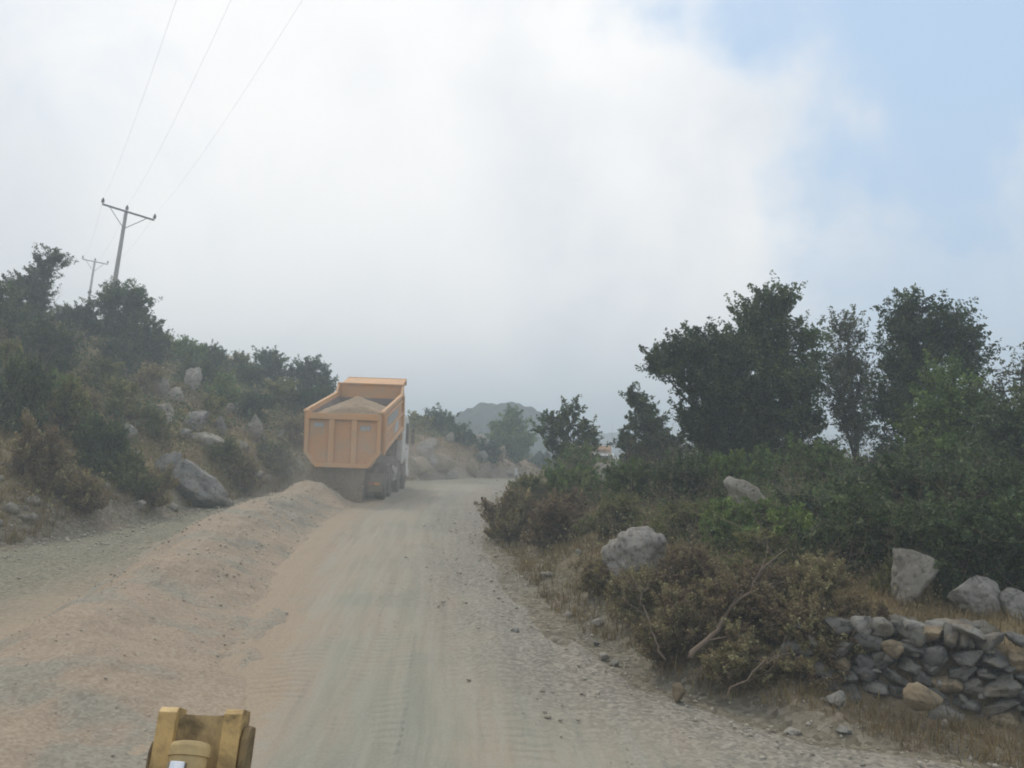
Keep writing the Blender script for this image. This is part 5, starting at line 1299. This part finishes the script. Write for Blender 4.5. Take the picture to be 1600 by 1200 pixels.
# ================================================================== STUFF: undergrowth, dry grass, loose stones
def scatter(n, rng, side, rmin, rmax, amin, amax, dmin=.2, dmax=40, patch=None):
    a = np.radians(rng.uniform(amin, amax, n)); r = np.exp(rng.uniform(math.log(rmin), math.log(rmax), n))
    x, y = r * np.sin(a), r * np.cos(a); dl, dr = edges(x, y); d = dl if side == 'l' else dr
    k = (d > np.maximum(dmin + .4 * vn(x * .7, y * .7, 91), .08)) & (d < dmax)
    if patch is not None: k &= patch(x, y, d)
    return x[k], y[k], r[k], d[k]
def undergrowth(name, label, mat, seed, side, n, rng_r, rng_a, hfun, per, lsz, patch=None, dmin=.3):
    rng = np.random.default_rng(seed)
    x, y, r, d = scatter(n, rng, side, *rng_r, *rng_a, dmin=dmin, patch=patch); z = ground_z(x, y); h = hfun(x, y, d) * rng.uniform(.5, 1.3, len(x))
    m = len(x); C_ = np.repeat(np.stack([x, y, z], 1), per, 0); q = rng.normal(size=(m * per, 3)); hh = np.repeat(h, per)
    rr_ = np.repeat(np.clip(r * .012, .10, .45), per)
    C_ = C_ + np.stack([q[:, 0] * rr_, q[:, 1] * rr_, np.abs(q[:, 2]) * hh * .5 + .01], 1)
    tn = np.clip(np.repeat(.45 + .3 * vn(x * .5, y * .5, seed) + rng.normal(0, .1, m), per) + rng.normal(0, .14, m * per), 0, 1)
    V, Fq, T_ = leaf_quads(C_, lsz * np.repeat(np.clip(r / 14, .75, 3.2), per), tn, rng)
    o = np_mesh(name, V, Fq, mat, None, False, {'tint': T_}); tag(o, label, 'ground cover', kind='stuff')
gp = lambda s, lo: (lambda x, y, d: fbm(x * .35, y * .35, s, 3) > lo)
undergrowth('undergrowth', 'low olive and green scrub covering the left slope', OLIVE, 201, 'l', 12000, (13, 110), (-34, 2), lambda x, y, d: .16 + .03 * np.minimum(d, 12), 12, .05, gp(3, -.07), .9)
undergrowth('undergrowth', 'dark evergreen scrub between the shrubs of the left slope', OAK, 202, 'l', 9000, (16, 110), (-34, -3), lambda x, y, d: .25 + .03 * np.minimum(d, 14), 12, .06, lambda x, y, d: (d > 3.2) & (fbm(x * .3, y * .3, 5, 3) > .0), 2.5)
undergrowth('undergrowth', 'brown dry brambles along the foot of the left slope', BROWN, 203, 'l', 6500, (13, 60), (-34, 0), lambda x, y, d: .12 + .12 * np.minimum(d, 2), 12, .045, gp(7, -.02), .9)
undergrowth('undergrowth', 'tangled low brambles covering the right bank', BRAMB, 204, 'r', 9000, (7.5, 45), (-6, 42), lambda x, y, d: .10 + .12 * np.minimum(d, 2.0), 12, .036, lambda x, y, d: (d > .55) & ((x < 3.4) | (y > 9.9) | (d < .0)), .5)
undergrowth('undergrowth', 'green scrub under the oaks on the right bank', GREEN, 205, 'r', 6500, (13, 60), (-3, 42), lambda x, y, d: .25 + .05 * np.minimum(d, 6), 12, .055, lambda x, y, d: (d > 2.0) & (fbm(x * .4, y * .4, 9, 3) > -.1), 2)
undergrowth('undergrowth', 'dark leafy scrub in the shade of the tall oaks', OAK, 206, 'r', 6000, (13, 60), (12, 42), lambda x, y, d: .5 + 0 * d, 12, .06, lambda x, y, d: d > 4.0, 4)
undergrowth('undergrowth', 'fine brown weeds at the ragged edge of the right verge', BROWN, 207, 'r', 4500, (7, 40), (-5, 42), lambda x, y, d: .06 + .08 * np.minimum(d, 1.5), 10, .032, lambda x, y, d: (d < 2.2) & (fbm(x * .8, y * .8, 12, 2) > -.2), .15)
def grass(label, seed, side, n, rr_, ra, h0, patch=None, dmin=.15):
    rng = np.random.default_rng(seed); x, y, r, d = scatter(n, rng, side, *rr_, *ra, dmin=dmin, patch=patch)
    per = 9; m = len(x) * per; z = ground_z(x, y)
    B = np.repeat(np.stack([x, y, z - .02], 1), per, 0) + np.concatenate([rng.normal(0, .06, (m, 2)), np.zeros((m, 1))], 1)
    h = h0 * rng.uniform(.4, 1.3, m); dr_ = rng.normal(0, .45, (m, 2)); wd = np.repeat(np.clip(r * .0006, .004, .02), per)[:, None]
    pr = np.stack([-dr_[:, 1], dr_[:, 0], np.zeros(m)], 1); pr /= np.linalg.norm(pr, axis=1)[:, None] + 1e-9
    top = B + np.concatenate([dr_ * h[:, None], h[:, None]], 1)
    V = np.stack([B - pr * wd, B + pr * wd, top], 1).reshape(-1, 3)
    F3 = np.arange(m)[:, None] * 3 + np.array([[0, 1, 2]])
    tn = np.clip(np.repeat(.45 + .35 * vn(x * .6, y * .6, seed), per) + rng.normal(0, .18, m), 0, 1)
    o = np_mesh('dry_grass', V, F3, GRASSM, None, False, {'tint': np.repeat(tn, 3)}); tag(o, label, 'grass', kind='stuff')
grass('dry straw grass on the right bank and verge', 301, 'r', 15000, (6.8, 40), (-6, 44), .16)
grass('dry straw grass on the left slope', 302, 'l', 15000, (12, 80), (-36, 2), .28, dmin=.4)
def loose(label, seed, n, sel, rr_, ra, smin, smax, mat):
    rng = np.random.default_rng(seed); a = np.radians(rng.uniform(*ra, n)); r = np.exp(rng.uniform(math.log(rr_[0]), math.log(rr_[1]), n))
    x, y = r * np.sin(a), r * np.cos(a); dl, dr = edges(x, y); k = sel(x, y, dl, dr, rng); x, y, r = x[k], y[k], r[k]
    V0, F0 = ICO[1]; m = len(x); s = smin + (smax - smin) * rng.random(m) ** 4; s = s * np.clip(r / 14, .8, 1.6)
    V = V0[None] * rng.uniform(.55, 1.25, (m, len(V0), 1)) * s[:, None, None] * rng.uniform(.6, 1.2, (m, 1, 3)) * np.array([1, 1, .65])
    z = ground_z(x, y) + .035 * ((dl[k] + dr[k]) <= 0) + ruts(x - np.interp(y, ys, tlx)) * ((dl[k] + dr[k]) <= 0) * 0
    V = V + np.stack([x, y, z + s * .12], 1)[:, None]
    Fs = (np.arange(m)[:, None, None] * len(V0) + F0[None]).reshape(-1, 3)
    o = np_mesh('loose_stones', V.reshape(-1, 3), Fs, mat, None, False); tag(o, label, 'gravel', kind='stuff')
inn = lambda x, y: np.where((x > _lx(y)) & (x < _rx(y)), pdist(x, y, PR), 99)
innl = lambda x, y: np.where((x > _lx(y)) & (x < _rx(y)), pdist(x, y, PL), 99)
loose('grey and white loose stones along the right road edge', 401, 22000, lambda x, y, dl, dr, g: (((dr > 0) & (dr < .9)) | (inn(x, y) < .3 + 1.8 * g.random(len(x)) ** 2)) & (g.random(len(x)) < .4 + .6 * (fbm(x, y, 3, 2) > 0)), (6, 45), (-8, 44), .008, .04, CHIP)
loose('loose stones on the verge left of the gravel ridge', 402, 24000, lambda x, y, dl, dr, g: ((dl > 0) & (dl < 1.6)) | (innl(x, y) < 2.6 * g.random(len(x))), (9, 50), (-40, -8), .008, .038, CHIP)
loose('pale stones scattered over the left slope', 403, 5000, lambda x, y, dl, dr, g: (dl > .6) & (fbm(x * .5, y * .5, 77, 3) > .18), (14, 70), (-34, 2), .02, .14, PALE)
loose('fine chippings scattered over the roadway', 404, 22000, lambda x, y, dl, dr, g: (dl + dr <= 0) & (fbm(x * .8, y * .4, 78, 3) > .2), (5, 30), (-36, 32), .005, .013, CHIP)

# ================================================================== AIR
def vol_mat(name, color, dens, aniso=.3):
    m = bpy.data.materials.new(name); m.use_nodes = True; nt = m.node_tree; nt.nodes.clear()
    v = nt.nodes.new('ShaderNodeVolumePrincipled'); v.inputs['Color'].default_value = (*color, 1); v.inputs['Density'].default_value = dens
    v.inputs['Anisotropy'].default_value = aniso
    o = nt.nodes.new('ShaderNodeOutputMaterial'); nt.links.new(v.outputs[0], o.inputs['Volume']); return m, nt, v
HM, _, _ = vol_mat('haze_air', (.79, .905, 1.0), .0050, .2)
hz = MB().box(-1560, 1560, -1560, 1560, -75, 31).build('haze', HM); tag(hz, 'thin pale haze filling the valley air', 'haze', kind='stuff')
def dust(name, loc, size, dens, label, seed):
    m, nt, _ = vol_mat(name + '_air', (.93, .88, .80), 0, .2)
    v = [n for n in nt.nodes if n.type == 'PRINCIPLED_VOLUME'][0]
    co = objco(nt); ln = N(nt, 'ShaderNodeVectorMath', operation='LENGTH'); LK(nt, co, ln.inputs[0])
    fall = maprange(nt, ln.outputs['Value'], 1.0, .25)
    nn = maprange(nt, noise(nt, co, 2.2, 3, .6, .6), .35, .7, .15, 1.4)
    LK(nt, math_n(nt, 'MULTIPLY', math_n(nt, 'MULTIPLY', fall, nn), dens), v.inputs['Density'])
    V, Fs = ICO[3]
    o = np_mesh(name, V, Fs, m); o.location = loc; o.scale = size; tag(o, label, 'dust', kind='stuff')
dust('dust_cloud', (-4.6, 30.5, 1.6), (4.4, 8.5, 2.7), .05, 'pale dust hanging round the wheels and gate of the near dumper', 1)
def stalks(label, seed, side, n, rr_, ra, h0, dmin, patch=None):
    """thin arching dry stems sticking out of the scrub"""
    rng = np.random.default_rng(seed); x, y, r, d = scatter(n, rng, side, *rr_, *ra, dmin=dmin, patch=patch); m = len(x); z = ground_z(x, y)
    h = h0 * rng.uniform(.5, 1.4, m) * np.minimum(1, .4 + d * .5); az = rng.uniform(0, 6.28, m); ln = rng.uniform(.1, .9, m)
    d0 = np.stack([np.cos(az) * ln, np.sin(az) * ln, np.ones(m)], 1); P = [np.stack([x, y, z], 1)]; rad = np.clip(r * .00022, .0018, .008)
    V, Fs, off = [], [], 0
    for k in range(4):
        dk = d0 + np.array([0, 0, -1]) * (k * .28) * ln[:, None] + rng.normal(0, .16, (m, 3)); nx = P[-1] + dk * (h / 4)[:, None]
        v, f = tube_np(P[-1], nx, rad * (1 - k * .2), rad * (.8 - k * .2), 3); V.append(v); Fs.append(f + off); off += len(v)
        for j in range(2):
            sd_ = rng.normal(0, .5, (m, 3)); sd_[:, 2] = np.abs(sd_[:, 2]); v, f = tube_np(nx, nx + sd_ * (h * .28)[:, None], rad * .5, rad * .25, 3); V.append(v); Fs.append(f + off); off += len(v)
        P.append(nx)
    o = np_mesh('dry_stalks', np.concatenate(V), np.concatenate(Fs), STALK); tag(o, label, 'dry stalks', kind='stuff')
STALK = mat_plain('dry_stalk', (.27, .21, .145), .9)
stalks('dry bare stalks sticking up through the brambles of the right bank', 501, 'r', 1500, (8, 30), (-4, 34), 1.0, 1.0, lambda x, y, d: (x < 3.6) | (y > 10.2))
stalks('dry bare stalks at the foot of the left slope', 502, 'l', 1500, (14, 45), (-34, -4), 1.1, .8)
